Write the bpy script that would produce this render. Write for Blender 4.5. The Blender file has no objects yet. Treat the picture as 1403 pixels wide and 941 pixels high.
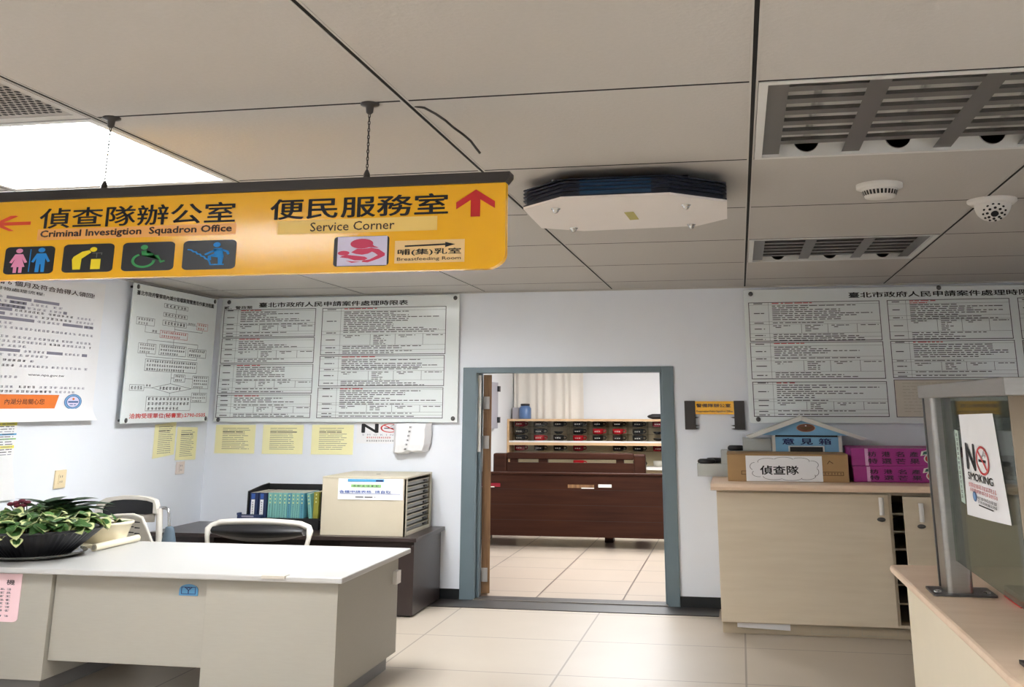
import bpy, bmesh, math, random
from mathutils import Vector, Matrix

# ------------------------------------------------------------------ camera, world, exposure
scene = bpy.context.scene
COL = scene.collection
cam_data = bpy.data.cameras.new('camera')
cam = bpy.data.objects.new('camera', cam_data)
COL.objects.link(cam)
cam.location = (0.0, 0.0, 1.605)
cam.rotation_euler = (math.pi / 2 + 0.25804, 0.0, 0.18468)
cam_data.sensor_fit = 'HORIZONTAL'
cam_data.sensor_width = 36.0
cam_data.lens = 1405.0 * 36.0 / 1403.0
cam_data.shift_x = -0.02865
cam_data.shift_y = -0.2047
cam_data.clip_start = 0.05
scene.camera = cam

world = bpy.data.worlds.new('world')
scene.world = world
world.use_nodes = True
world.node_tree.nodes['Background'].inputs[0].default_value = (0.6, 0.65, 0.7, 1)
world.node_tree.nodes['Background'].inputs[1].default_value = 0.05

scene.view_settings.view_transform = 'Standard'
scene.view_settings.look = 'None'
scene.view_settings.gamma = 1.0
scene.view_settings.use_curve_mapping = False
scene.view_settings.exposure = 1.35
scene.cycles.use_denoising = True
scene.cycles.max_bounces = 10
scene.cycles.transparent_max_bounces = 16
scene.cycles.sample_clamp_indirect = 6.0

LAMP = 13.0          # strength of the lit ceiling lamps
LAMP_BACK = 14.5     # lamps of the room behind the door

H = 2.6              # ceiling height
D = 9.16             # face of the back wall
XL = -4.867          # face of the left wall
XR = 3.9             # face of the right wall
YF = -2.6            # face of the wall behind the camera
BD = 15.9            # far wall of the room behind the door
R = random.Random(11)


# ------------------------------------------------------------------ materials
def lin(c):
    c = c / 255.0
    return c / 12.92 if c <= 0.04045 else ((c + 0.055) / 1.055) ** 2.4


def mat(name, rgb, rough=0.5, metal=0.0, noise=0.04, scale=8.0, emit=None, emit_s=0.0, spec=0.5, bump=0.0, stretch=(1, 1, 1)):
    m = bpy.data.materials.new(name)
    m.use_nodes = True
    nt = m.node_tree
    b = nt.nodes['Principled BSDF']
    b.inputs['Roughness'].default_value = rough
    b.inputs['Metallic'].default_value = metal
    b.inputs['Specular IOR Level'].default_value = spec
    c = (lin(rgb[0]), lin(rgb[1]), lin(rgb[2]), 1)
    b.inputs['Base Color'].default_value = c
    if noise > 0:
        tc = nt.nodes.new('ShaderNodeTexCoord')
        mp = nt.nodes.new('ShaderNodeMapping')
        mp.inputs['Scale'].default_value = stretch
        nz = nt.nodes.new('ShaderNodeTexNoise')
        nz.inputs['Scale'].default_value = scale
        nz.inputs['Detail'].default_value = 4
        mx = nt.nodes.new('ShaderNodeMix')
        mx.data_type = 'RGBA'
        k = 1 - noise * 2
        mx.inputs[6].default_value = (c[0] * k, c[1] * k, c[2] * k, 1)
        k = 1 + noise * 2
        mx.inputs[7].default_value = (min(c[0] * k, 1), min(c[1] * k, 1), min(c[2] * k, 1), 1)
        nt.links.new(tc.outputs['Object'], mp.inputs[0])
        nt.links.new(mp.outputs[0], nz.inputs['Vector'])
        nt.links.new(nz.outputs[0], mx.inputs[0])
        nt.links.new(mx.outputs[2], b.inputs['Base Color'])
        if bump:
            bp = nt.nodes.new('ShaderNodeBump')
            bp.inputs['Strength'].default_value = bump
            bp.inputs['Distance'].default_value = 0.01
            nt.links.new(nz.outputs[0], bp.inputs['Height'])
            nt.links.new(bp.outputs[0], b.inputs['Normal'])
    if emit:
        b.inputs['Emission Color'].default_value = (lin(emit[0]), lin(emit[1]), lin(emit[2]), 1)
        b.inputs['Emission Strength'].default_value = emit_s
    return m


def wood(name, dark, light, rough=0.4, scale=3.0, stretch=(0.4, 6, 8)):
    m = mat(name, dark, rough, noise=0.0)
    nt = m.node_tree
    b = nt.nodes['Principled BSDF']
    tc = nt.nodes.new('ShaderNodeTexCoord')
    mp = nt.nodes.new('ShaderNodeMapping')
    mp.inputs['Scale'].default_value = stretch
    nz = nt.nodes.new('ShaderNodeTexNoise')
    nz.inputs['Scale'].default_value = scale
    nz.inputs['Detail'].default_value = 6
    rp = nt.nodes.new('ShaderNodeValToRGB')
    rp.color_ramp.elements[0].position = 0.3
    rp.color_ramp.elements[1].position = 0.7
    rp.color_ramp.elements[0].color = (lin(dark[0]), lin(dark[1]), lin(dark[2]), 1)
    rp.color_ramp.elements[1].color = (lin(light[0]), lin(light[1]), lin(light[2]), 1)
    nt.links.new(tc.outputs['Object'], mp.inputs[0])
    nt.links.new(mp.outputs[0], nz.inputs['Vector'])
    nt.links.new(nz.outputs[0], rp.inputs[0])
    nt.links.new(rp.outputs[0], b.inputs['Base Color'])
    return m


def tiles(name, rgb, grout, dx, dy, ox, oy, w, rough=0.3):
    """floor tiles: grout lines every dx, dy metres"""
    m = mat(name, rgb, rough, noise=0.03, scale=2.5)
    nt = m.node_tree
    b = nt.nodes['Principled BSDF']
    src = b.inputs['Base Color'].links[0].from_socket
    geo = nt.nodes.new('ShaderNodeNewGeometry')
    sep = nt.nodes.new('ShaderNodeSeparateXYZ')
    nt.links.new(geo.outputs['Position'], sep.inputs[0])

    def mask(sock, d, o):
        a = nt.nodes.new('ShaderNodeMath'); a.operation = 'SUBTRACT'; a.inputs[1].default_value = o
        nt.links.new(sock, a.inputs[0])
        p = nt.nodes.new('ShaderNodeMath'); p.operation = 'PINGPONG'; p.inputs[1].default_value = d / 2
        nt.links.new(a.outputs[0], p.inputs[0])
        l = nt.nodes.new('ShaderNodeMath'); l.operation = 'LESS_THAN'; l.inputs[1].default_value = w / 2
        nt.links.new(p.outputs[0], l.inputs[0])
        return l.outputs[0]
    mx = nt.nodes.new('ShaderNodeMath'); mx.operation = 'MAXIMUM'
    nt.links.new(mask(sep.outputs[0], dx, ox), mx.inputs[0])
    nt.links.new(mask(sep.outputs[1], dy, oy), mx.inputs[1])
    c = nt.nodes.new('ShaderNodeMix'); c.data_type = 'RGBA'
    c.inputs[7].default_value = (lin(grout[0]), lin(grout[1]), lin(grout[2]), 1)
    nt.links.new(mx.outputs[0], c.inputs[0])
    nt.links.new(src, c.inputs[6])
    nt.links.new(c.outputs[2], b.inputs['Base Color'])
    return m


def glass(name, tint=(235, 245, 242), refl=1.0, body=None, body_f=0.0):
    """thin clear pane: see-through with a mirror reflection that grows at a slant"""
    m = bpy.data.materials.new(name)
    m.use_nodes = True
    nt = m.node_tree
    nt.nodes.remove(nt.nodes['Principled BSDF'])
    out = nt.nodes['Material Output']
    tr = nt.nodes.new('ShaderNodeBsdfTransparent')
    tr.inputs[0].default_value = (lin(tint[0]), lin(tint[1]), lin(tint[2]), 1)
    gl = nt.nodes.new('ShaderNodeBsdfGlossy')
    gl.inputs['Roughness'].default_value = 0.03
    fr = nt.nodes.new('ShaderNodeFresnel')
    fr.inputs[0].default_value = 1.45
    mu = nt.nodes.new('ShaderNodeMath'); mu.operation = 'MULTIPLY'; mu.inputs[1].default_value = refl
    nt.links.new(fr.outputs[0], mu.inputs[0])
    mx = nt.nodes.new('ShaderNodeMixShader')
    nt.links.new(mu.outputs[0], mx.inputs[0])
    nt.links.new(gl.outputs[0], mx.inputs[2])
    if body:
        df = nt.nodes.new('ShaderNodeBsdfDiffuse')
        df.inputs[0].default_value = (lin(body[0]), lin(body[1]), lin(body[2]), 1)
        m2 = nt.nodes.new('ShaderNodeMixShader')
        m2.inputs[0].default_value = body_f
        nt.links.new(tr.outputs[0], m2.inputs[1])
        nt.links.new(df.outputs[0], m2.inputs[2])
        nt.links.new(m2.outputs[0], mx.inputs[1])
    else:
        nt.links.new(tr.outputs[0], mx.inputs[1])
    nt.links.new(mx.outputs[0], out.inputs[0])
    return m


M = dict(
    wall=mat('painted_wall', (236, 240, 247), 0.7, noise=0.012, scale=3),
    wall_in=mat('painted_wall_inner', (238, 238, 238), 0.7, noise=0.012, scale=3),
    ceil=mat('ceiling_tile', (190, 186, 181), 0.8, noise=0.02, scale=60, bump=0.15),
    rail=mat('ceiling_rail', (190, 187, 182), 0.5, noise=0.0),
    void=mat('ceiling_void', (14, 14, 14), 0.9, noise=0.0),
    floor=tiles('floor_tiles', (178, 166, 150), (135, 124, 112), 1.138, 0.955, -0.037, 7.785, 0.012, 0.42),
    floor_in=tiles('floor_tiles_inner', (172, 158, 143), (100, 88, 78), 0.746, 0.685, -1.052, 9.65, 0.014),
    black=mat('black', (18, 18, 20), 0.5, noise=0.0),
    base=mat('black_baseboard', (20, 24, 26), 0.4, noise=0.03),
    ink=mat('black_ink', (24, 24, 28), 0.7, noise=0.0),
    grey_ink=mat('grey_ink', (70, 70, 76), 0.7, noise=0.0),
    pale_ink=mat('pale_ink', (150, 148, 165), 0.7, noise=0.0),
    red_ink=mat('red_ink', (205, 60, 60), 0.7, noise=0.0),
    blue_ink=mat('blue_ink', (50, 90, 165), 0.7, noise=0.0),
    navy_ink=mat('navy_ink', (24, 32, 90), 0.6, noise=0.0),
    brown_ink=mat('brown_ink', (60, 40, 40), 0.7, noise=0.0),
    steelblue=mat('blue_grey_steel', (106, 122, 130), 0.4, noise=0.03),
    board=mat('white_acrylic_board', (232, 238, 238), 0.12, noise=0.01),
    paper=mat('white_paper', (240, 240, 242), 0.6, noise=0.01),
    yellowpaper=mat('yellow_paper', (246, 240, 188), 0.7, noise=0.02),
    pinkpaper=mat('pink_paper', (240, 205, 210), 0.7, noise=0.02),
    screw=mat('dark_screw', (95, 95, 95), 0.3, metal=0.8, noise=0.0),
    chrome=mat('chrome', (200, 202, 205), 0.15, metal=1.0, noise=0.0),
    steel=mat('brushed_steel', (158, 155, 150), 0.28, metal=1.0, noise=0.05, scale=12, stretch=(1, 1, 8)),
    sign=mat('yellow_sign', (255, 190, 42), 0.12, noise=0.01),
    signdark=mat('dark_rail', (52, 48, 46), 0.4, noise=0.02),
    signred=mat('sign_red', (205, 38, 40), 0.4, noise=0.0),
    signorange=mat('sign_orange', (236, 80, 36), 0.4, noise=0.0),
    pict=mat('pictogram_black', (24, 25, 30), 0.3, noise=0.0),
    p_pink=mat('pict_pink', (240, 150, 190), 0.5, noise=0.0),
    p_blue=mat('pict_blue', (20, 140, 220), 0.5, noise=0.0),
    p_yellow=mat('pict_yellow', (250, 225, 20), 0.5, noise=0.0),
    p_green=mat('pict_green', (50, 150, 80), 0.5, noise=0.0),
    p_rose=mat('pict_rose', (215, 70, 105), 0.5, noise=0.0),
    lilac=mat('lilac_paper', (222, 216, 240), 0.6, noise=0.0),
    strip_o=mat('orange_strip', (250, 180, 95), 0.3, noise=0.0),
    strip_y=mat('pale_yellow_strip', (252, 214, 120), 0.4, noise=0.0),
    strip_c=mat('cream_strip', (250, 212, 150), 0.5, noise=0.0),
    desktop=mat('white_desktop', (186, 185, 182), 0.35, noise=0.01),
    desk=mat('grey_desk_panel', (164, 160, 149), 0.5, noise=0.02, scale=14, stretch=(1, 1, 10)),
    dark=mat('dark_brown_desk', (52, 42, 40), 0.3, noise=0.05, scale=6, stretch=(0.6, 4, 4)),
    cream=mat('cream_metal', (200, 190, 168), 0.45, noise=0.015),
    cream_edge=mat('cream_metal_edge', (180, 172, 152), 0.45, noise=0.015),
    drawer=mat('smoked_drawer', (120, 120, 112), 0.3, noise=0.03),
    beige_cab=wood('beige_laminate', (205, 190, 166), (212, 198, 175), 0.5, 4, (0.6, 3, 6)),
    beige_top=wood('pinkish_wood_top', (232, 204, 176), (240, 214, 188), 0.4, 4, (1, 4, 4)),
    counter_side=mat('cream_counter_side', (232, 220, 196), 0.5, noise=0.01),
    plinth=mat('plinth', (188, 174, 150), 0.5, noise=0.02),
    benchwood=wood('dark_bench_wood', (42, 20, 11), (58, 30, 18), 0.5, 3, (0.5, 5, 9)),
    doorwood=wood('door_wood', (98, 68, 42), (140, 104, 66), 0.5, 4, (9, 9, 0.6)),
    shelfwood=wood('shelf_wood', (205, 165, 120), (222, 188, 145), 0.5, 4, (0.5, 5, 6)),
    shelfback=mat('shelf_back', (200, 188, 160), 0.6, noise=0.02),
    shelfwhite=mat('shelf_white', (232, 228, 222), 0.5, noise=0.0),
    mug_black=mat('mug_black', (28, 28, 32), 0.15, noise=0.0),
    mug_red=mat('mug_red', (200, 30, 45), 0.15, noise=0.0),
    mug_maroon=mat('mug_maroon', (130, 30, 42), 0.15, noise=0.0),
    mug_white=mat('mug_white', (225, 222, 215), 0.2, noise=0.0),
    curtain=mat('cream_curtain', (240, 233, 222), 0.8, noise=0.01),
    tealbook=mat('teal_cover', (118, 176, 168), 0.5, noise=0.02),
    bluebook=mat('teal_blue_cover', (88, 152, 168), 0.5, noise=0.02),
    navy=mat('navy_binder', (32, 46, 84), 0.5, noise=0.02),
    olive=mat('olive_cover', (140, 138, 50), 0.5, noise=0.08, scale=12),
    limebook=mat('lime_edge', (200, 205, 90), 0.5, noise=0.0),
    chairframe=mat('beige_chair_frame', (218, 213, 203), 0.35, noise=0.01),
    chairplastic=mat('beige_chair_plastic', (196, 190, 178), 0.45, noise=0.01),
    padding=mat('black_padding', (22, 22, 25), 0.45, noise=0.03),
    greyshell=mat('grey_shell', (120, 118, 116), 0.4, noise=0.0),
    sleeve=mat('blue_grey_sleeve', (92, 110, 124), 0.6, noise=0.1, scale=14),
    pot=mat('cream_pot', (236, 226, 198), 0.25, noise=0.02),
    bowl=mat('black_bowl', (34, 34, 38), 0.35, noise=0.02),
    soil=mat('grey_soil', (110, 98, 86), 0.9, noise=0.3, scale=60, bump=0.5),
    terracotta=mat('terracotta', (190, 92, 60), 0.8, noise=0.1, scale=30),
    leaf=mat('leaf_green', (62, 98, 50), 0.4, noise=0.12, scale=14),
    leaf2=mat('leaf_light', (96, 134, 72), 0.4, noise=0.12, scale=14),
    leafcream=mat('leaf_cream', (196, 204, 146), 0.4, noise=0.03),
    leafdark=mat('leaf_dark', (38, 62, 36), 0.35, noise=0.12, scale=14),
    maroon=mat('maroon_flower', (96, 16, 40), 0.6, noise=0.1),
    outlet=mat('ivory_outlet', (232, 214, 176), 0.4, noise=0.0),
    outletpink=mat('pale_outlet', (228, 214, 206), 0.4, noise=0.0),
    plastic=mat('white_plastic', (225, 222, 216), 0.4, noise=0.0),
    lampwhite=mat('lamp_reflector', (215, 215, 212), 0.35, noise=0.0),
    louvre=mat('lamp_louvre', (100, 98, 97), 0.35, metal=0.2, noise=0.02),
    tube=mat('dead_tube', (205, 205, 200), 0.4, noise=0.0),
    lit=mat('lit_diffuser', (255, 255, 255), 0.5, noise=0.0, emit=(250, 252, 255), emit_s=LAMP),
    lit_in=mat('lit_diffuser_inner', (255, 255, 255), 0.5, noise=0.0, emit=(250, 252, 255), emit_s=LAMP_BACK),
    octwhite=mat('purifier_plate', (232, 226, 222), 0.4, noise=0.01),
    octblue=mat('purifier_fins', (10, 20, 42), 0.3, noise=0.02),
    uv=mat('violet_lamp', (10, 52, 82), 0.3, noise=0.0, emit=(10, 80, 130), emit_s=.03),
    label_y=mat('olive_label', (170, 160, 60), 0.4, noise=0.0),
    kraft=mat('kraft_cardboard', (172, 138, 94), 0.7, noise=0.03, scale=10, stretch=(1, 1, 6)),
    kraftdark=mat('kraft_print', (96, 70, 42), 0.7, noise=0.0),
    magenta=mat('magenta_carton', (168, 36, 136), 0.4, noise=0.03, scale=6),
    magenta_d=mat('magenta_print', (52, 8, 48), 0.5, noise=0.0),
    magenta_l=mat('magenta_tape', (226, 170, 214), 0.25, noise=0.1, scale=20),
    mango=mat('mango_red', (190, 50, 50), 0.5, noise=0.05),
    mangoleaf=mat('mango_leaf', (50, 90, 90), 0.5, noise=0.05),
    boxblue=mat('suggestion_blue', (124, 178, 214), 0.5, noise=0.02),
    boxwhite=mat('suggestion_trim', (218, 218, 212), 0.5, noise=0.01),
    emblem=mat('emblem_brown', (112, 66, 48), 0.5, noise=0.08, scale=30),
    emblem_l=mat('emblem_light', (200, 150, 110), 0.5, noise=0.0),
    acryl=glass('clear_acrylic', (245, 248, 246), 0.6, (238, 241, 238), 0.42),
    pane=glass('screen_glass', (205, 214, 208), 0.6),
    shelfpane=glass('shelf_glass', (244, 243, 240), 0.4),
    brown_reflect=glass('brown_reflection', (190, 180, 165), 0.8, (176, 160, 138), 0.62),
    saucer=glass('smoky_saucer', (190, 188, 180), 0.8, (150, 148, 140), 0.45),
    sticker=mat('pale_green_tape', (196, 216, 205), 0.5, noise=0.02),
    redtray=mat('red_plastic', (214, 46, 42), 0.3, noise=0.0),
    badge=mat('badge_blue', (82, 142, 186), 0.4, noise=0.02),
    orange=mat('orange_banner', (232, 122, 44), 0.5, noise=0.03),
    seal=mat('seal_blue', (120, 168, 214), 0.5, noise=0.02),
    seal_d=mat('seal_dark_blue', (60, 98, 150), 0.5, noise=0.0),
    green_p=mat('print_green', (150, 200, 130), 0.6, noise=0.0),
    blue_p=mat('print_blue', (80, 160, 205), 0.6, noise=0.05, scale=20),
    yellow_p=mat('print_yellow', (236, 228, 90), 0.6, noise=0.0),
    beigefield=mat('beige_field', (205, 198, 184), 0.4, noise=0.06, scale=6),
    canister=mat('blue_canister', (92, 122, 168), 0.3, noise=0.08, scale=16),
    greybox=mat('grey_metal_box', (168, 165, 172), 0.4, noise=0.02),
    ventgrey=mat('vent_grey', (165, 160, 155), 0.5, noise=0.0),
    hole=mat('vent_hole', (26, 26, 26), 0.8, noise=0.0),
)


M['benchwood'].node_tree.nodes['Principled BSDF'].inputs['Specular IOR Level'].default_value = 0.15


# ------------------------------------------------------------------ mesh helpers
class FR:
    """a drawing plane: u to the right, v up, n out of the surface"""
    def __init__(s, o, u, v, n):
        s.o, s.u, s.v, s.n = Vector(o), Vector(u), Vector(v), Vector(n)

    def p(s, u, v, n=0.0):
        return s.o + s.u * u + s.v * v + s.n * n

    def sub(s, u0, u1, v0, v1, n=0.0):
        """0..1 coordinates inside a rectangle of this plane"""
        return FR(s.p(u0, v0, n), s.u * (u1 - u0), s.v * (v1 - v0), s.n)


def FY(y): return FR((0, y, 0), (1, 0, 0), (0, 0, 1), (0, -1, 0))        # faces the camera end
def FXP(x): return FR((x, 0, 0), (0, 1, 0), (0, 0, 1), (1, 0, 0))        # left wall
def FXM(x): return FR((x, 0, 0), (0, -1, 0), (0, 0, 1), (-1, 0, 0))      # faces left
def FZ(z): return FR((0, 0, z), (1, 0, 0), (0, 1, 0), (0, 0, 1))


_glyphs = {}


def glyph(s, bold=0.0, res=2):
    key = (s, bold, res)
    if key in _glyphs:
        return _glyphs[key]
    cu = bpy.data.curves.new('lettering', 'FONT')
    cu.body = s
    cu.resolution_u = res
    cu.offset = bold
    o = bpy.data.objects.new('lettering', cu)
    COL.objects.link(o)
    dg = bpy.context.evaluated_depsgraph_get()
    dg.update()
    ev = o.evaluated_get(dg)
    me = ev.to_mesh()
    vs = [(v.co.x, v.co.y) for v in me.vertices]
    fs = [tuple(p.vertices) for p in me.polygons]
    ev.to_mesh_clear()
    bpy.data.objects.remove(o)
    bpy.data.curves.remove(cu)
    xs = [v[0] for v in vs] or [0, 1]
    ys = [v[1] for v in vs] or [0, 1]
    r = (vs, fs, min(xs), max(xs), min(ys), max(ys))
    _glyphs[key] = r
    return r


class MB:
    def __init__(s):
        s.v, s.f, s.m, s.s = [], [], [], []

    def face(s, pts, m, smooth=False):
        i = len(s.v)
        s.v += [tuple(p) for p in pts]
        s.f.append(tuple(range(i, i + len(pts))))
        s.m.append(m); s.s.append(smooth)
        return s

    def grid(s, rows, m, smooth=True, close=False):
        """rows: list of equally long point lists"""
        i = len(s.v)
        n = len(rows[0])
        for r in rows:
            s.v += [tuple(p) for p in r]
        for a in range(len(rows) - 1):
            for b in range(n if close else n - 1):
                c = (b + 1) % n
                s.f.append((i + a * n + b, i + a * n + c, i + (a + 1) * n + c, i + (a + 1) * n + b))
                s.m.append(m); s.s.append(smooth)
        return s

    def box(s, x0, x1, y0, y1, z0, z1, m):
        return s.obox([(x0, y0), (x1, y0), (x1, y1), (x0, y1)], z0, z1, m)

    def obox(s, poly, z0, z1, m, top=None):
        """upright prism over a plan outline (counter-clockwise)"""
        t = top or poly
        n = len(poly)
        i = len(s.v)
        s.v += [(a, b, z0) for a, b in poly] + [(a, b, z1) for a, b in t]
        fs = [tuple(range(i + n - 1, i - 1, -1)), tuple(range(i + n, i + 2 * n))]
        for k in range(n):
            j = (k + 1) % n
            fs.append((i + k, i + j, i + n + j, i + n + k))
        s.f += fs
        s.m += [m] * len(fs); s.s += [False] * len(fs)
        return s

    def prism(s, fr, poly, n0, n1, m):
        n = len(poly)
        i = len(s.v)
        s.v += [tuple(fr.p(a, b, n0)) for a, b in poly] + [tuple(fr.p(a, b, n1)) for a, b in poly]
        fs = [tuple(range(i + n - 1, i - 1, -1)), tuple(range(i + n, i + 2 * n))]
        for k in range(n):
            j = (k + 1) % n
            fs.append((i + k, i + j, i + n + j, i + n + k))
        s.f += fs
        s.m += [m] * len(fs); s.s += [False] * len(fs)
        return s

    def rect(s, fr, u0, u1, v0, v1, n, m):
        return s.face([fr.p(u0, v0, n), fr.p(u1, v0, n), fr.p(u1, v1, n), fr.p(u0, v1, n)], m)

    def poly(s, fr, pts, n, m):
        return s.face([fr.p(a, b, n) for a, b in pts], m)

    def ell(s, fr, cu, cv, ru, rv, n, m, seg=24, a0=0, a1=2 * math.pi):
        return s.poly(fr, [(cu + ru * math.cos(a0 + (a1 - a0) * k / seg), cv + rv * math.sin(a0 + (a1 - a0) * k / seg)) for k in range(seg + (0 if a1 - a0 > 6.28 else 1))], n, m)

    def ring(s, fr, cu, cv, ru, rv, t, n, m, seg=32, a0=0.0, a1=2 * math.pi, tv=None):
        tv = tv or t
        for k in range(seg):
            a = a0 + (a1 - a0) * k / seg; b = a0 + (a1 - a0) * (k + 1) / seg
            s.poly(fr, [(cu + ru * math.cos(a), cv + rv * math.sin(a)), (cu + ru * math.cos(b), cv + rv * math.sin(b)),
                        (cu + (ru - t) * math.cos(b), cv + (rv - tv) * math.sin(b)), (cu + (ru - t) * math.cos(a), cv + (rv - tv) * math.sin(a))], n, m)
        return s

    def line(s, fr, a, b, w, n, m, wv=None):
        d = Vector((b[0] - a[0], b[1] - a[1]))
        if d.length < 1e-9:
            return s
        d.normalize()
        nx, ny = -d.y * w / 2, d.x * (wv or w) / 2
        return s.poly(fr, [(a[0] - nx, a[1] - ny), (b[0] - nx, b[1] - ny), (b[0] + nx, b[1] + ny), (a[0] + nx, a[1] + ny)], n, m)

    def frame(s, fr, u0, u1, v0, v1, w, n, m, wv=None):
        wv = wv or w
        s.rect(fr, u0, u1, v1 - wv, v1, n, m); s.rect(fr, u0, u1, v0, v0 + wv, n, m)
        s.rect(fr, u0, u0 + w, v0 + wv, v1 - wv, n, m); s.rect(fr, u1 - w, u1, v0 + wv, v1 - wv, n, m)
        return s

    def text(s, fr, txt, u0, u1, v0, v1, n, m, bold=0.0, res=2):
        vs, fs, x0, x1, y0, y1 = glyph(txt, 0.0, res)
        ku = (u1 - u0) / max(x1 - x0, 1e-6); kv = (v1 - v0) / max(y1 - y0, 1e-6)
        sh = [(0, 0)] if bold <= 0 else [(bold * math.cos(k * 1.0472 + .3), bold * math.sin(k * 1.0472 + .3)) for k in range(6)]
        for k, (da, db) in enumerate(sh):          # heavy type: the same strokes printed side by side
            i = len(s.v)
            s.v += [tuple(fr.p(u0 + (a - x0 + da) * ku, v0 + (b - y0 + db) * kv, n + k * 2e-5)) for a, b in vs]
            s.f += [tuple(i + q for q in f) for f in fs]
            s.m += [m] * len(fs); s.s += [False] * len(fs)
        return s

    def dashes(s, fr, u0, u1, v, h, n, m, rng, a=0.02, b=0.07, gap=0.012):
        """a row of print too small to read"""
        u = u0
        while u < u1 - 0.004:
            e = min(u + rng.uniform(a, b), u1)
            s.rect(fr, u, e, v - h / 2, v + h / 2, n, m)
            u = e + gap * rng.uniform(0.4, 1.6)
        return s

    def blobs(s, fr, u0, u1, v0, v1, n, m, count, rng):
        """a row of brush-like character marks too blurred to read"""
        w = (u1 - u0) / count; h = v1 - v0
        for k in range(count):
            a = u0 + w * (k + 0.1); b = u0 + w * (k + 0.9)
            for q in range(3):
                y = v0 + h * (0.12 + 0.36 * q + rng.uniform(-.05, .05))
                s.rect(fr, a + w * rng.uniform(0, .22), b - w * rng.uniform(0, .22), y - h * .07, y + h * .07, n, m)
            x = a + (b - a) * rng.uniform(.3, .7)
            s.rect(fr, x - w * .06, x + w * .06, v0 + h * rng.uniform(0, .2), v1 - h * rng.uniform(0, .15), n, m)
            if rng.random() < .5:
                x = a + (b - a) * rng.uniform(.0, .3)
                s.rect(fr, x, x + w * .1, v0, v1 - h * .2, n, m)
        return s

    def tube(s, path, r, m, seg=10, caps=True, closed=False):
        P = [Vector(p) for p in path]
        rr = r if isinstance(r, (list, tuple)) else [r] * len(P)
        rows = []
        up = None
        for k, p in enumerate(P):
            if closed:
                t = (P[(k + 1) % len(P)] - P[k - 1]).normalized()
            else:
                t = (P[min(k + 1, len(P) - 1)] - P[max(k - 1, 0)]).normalized()
            if up is None:
                up = Vector((0, 0, 1)) if abs(t.z) < 0.9 else Vector((1, 0, 0))
            a = (up - t * up.dot(t)).normalized()
            up = a
            b = t.cross(a)
            rows.append([p + (a * math.cos(2 * math.pi * q / seg) + b * math.sin(2 * math.pi * q / seg)) * rr[k] for q in range(seg)])
        if closed:
            rows.append(rows[0])
        s.grid(rows, m, True, True)
        if caps and not closed:
            s.face(rows[0][::-1], m); s.face(rows[-1], m)
        return s

    def lathe(s, c, prof, m, seg=24, sx=1.0, sy=1.0, axis='z'):
        rows = []
        for r, z in prof:
            row = []
            for q in range(seg):
                a = 2 * math.pi * q / seg
                x, y = r * math.cos(a) * sx, r * math.sin(a) * sy
                if axis == 'z': row.append((c[0] + x, c[1] + y, c[2] + z))
                elif axis == 'y': row.append((c[0] + x, c[1] + z, c[2] + y))
                else: row.append((c[0] + z, c[1] + x, c[2] + y))
            rows.append(row)
        s.grid(rows, m, True, True)
        if prof[0][0] > 1e-5: s.face(rows[0][::-1], m)
        if prof[-1][0] > 1e-5: s.face(rows[-1], m)
        return s

    def build(s, name, parent=None, label=None, cat=None, group=None, kind=None, bevel=0.0, origin=None):
        s.v = [tuple(put(v)) for v in s.v]
        me = bpy.data.meshes.new(name)
        if parent is not None:
            o0 = WL[parent.name]
        elif origin is not None:
            o0 = Vector(origin)
        elif kind == 'structure':
            o0 = Vector((0, 0, 0))
        else:
            xs = [v[0] for v in s.v]; ys = [v[1] for v in s.v]; zs = [v[2] for v in s.v]
            o0 = Vector(((min(xs) + max(xs)) / 2, (min(ys) + max(ys)) / 2, min(zs)))
        me.from_pydata([(v[0] - o0.x, v[1] - o0.y, v[2] - o0.z) for v in s.v], [], s.f)
        ml = []
        idx = {}
        for m in s.m:
            if m not in idx:
                idx[m] = len(ml); ml.append(m)
                me.materials.append(M[m])
        me.polygons.foreach_set('material_index', [idx[m] for m in s.m])
        me.polygons.foreach_set('use_smooth', s.s)
        me.update()
        o = bpy.data.objects.new(name, me)
        COL.objects.link(o)
        if parent is not None:
            o.parent = parent
            WL[o.name] = o0
        else:
            o.location = o0
            WL[o.name] = o0
        if bevel:
            b = o.modifiers.new('bevel', 'BEVEL')
            b.width = bevel; b.segments = 2; b.limit_method = 'ANGLE'; b.angle_limit = math.radians(40)
        if label: o['label'] = label
        if cat: o['category'] = cat
        if group: o['group'] = group
        if kind: o['kind'] = kind
        return o


WL = {}
GROUP_SCALE = None        # (anchor in drawing, anchor in room, size factor) for furniture drawn on its own sheet


def put(p):
    if GROUP_SCALE is None:
        return Vector(p)
    a, c_, k = GROUP_SCALE
    return Vector(c_) + (Vector(p) - Vector(a)) * k


def thing(name, label, cat, loc, group=None, kind=None):
    o = bpy.data.objects.new(name, None)
    o.empty_display_size = 0.05
    COL.objects.link(o)
    loc = put(loc)
    o.location = loc
    o['label'] = label; o['category'] = cat
    if group: o['group'] = group
    if kind: o['kind'] = kind
    WL[o.name] = Vector(loc)
    return o


def copy_thing(o, loc, label):
    c = o.copy(); COL.objects.link(c)
    c.location = loc; c['label'] = label
    WL[c.name] = Vector(loc)
    for ch in list(o.children):
        d = ch.copy(); COL.objects.link(d); d.parent = c
        for g in list(ch.children):
            e = g.copy(); COL.objects.link(e); e.parent = d
    return c


def rot2(x, y, a, cx=0, cy=0):
    c, s_ = math.cos(a), math.sin(a)
    return (cx + (x - cx) * c - (y - cy) * s_, cy + (x - cx) * s_ + (y - cy) * c)


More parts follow.
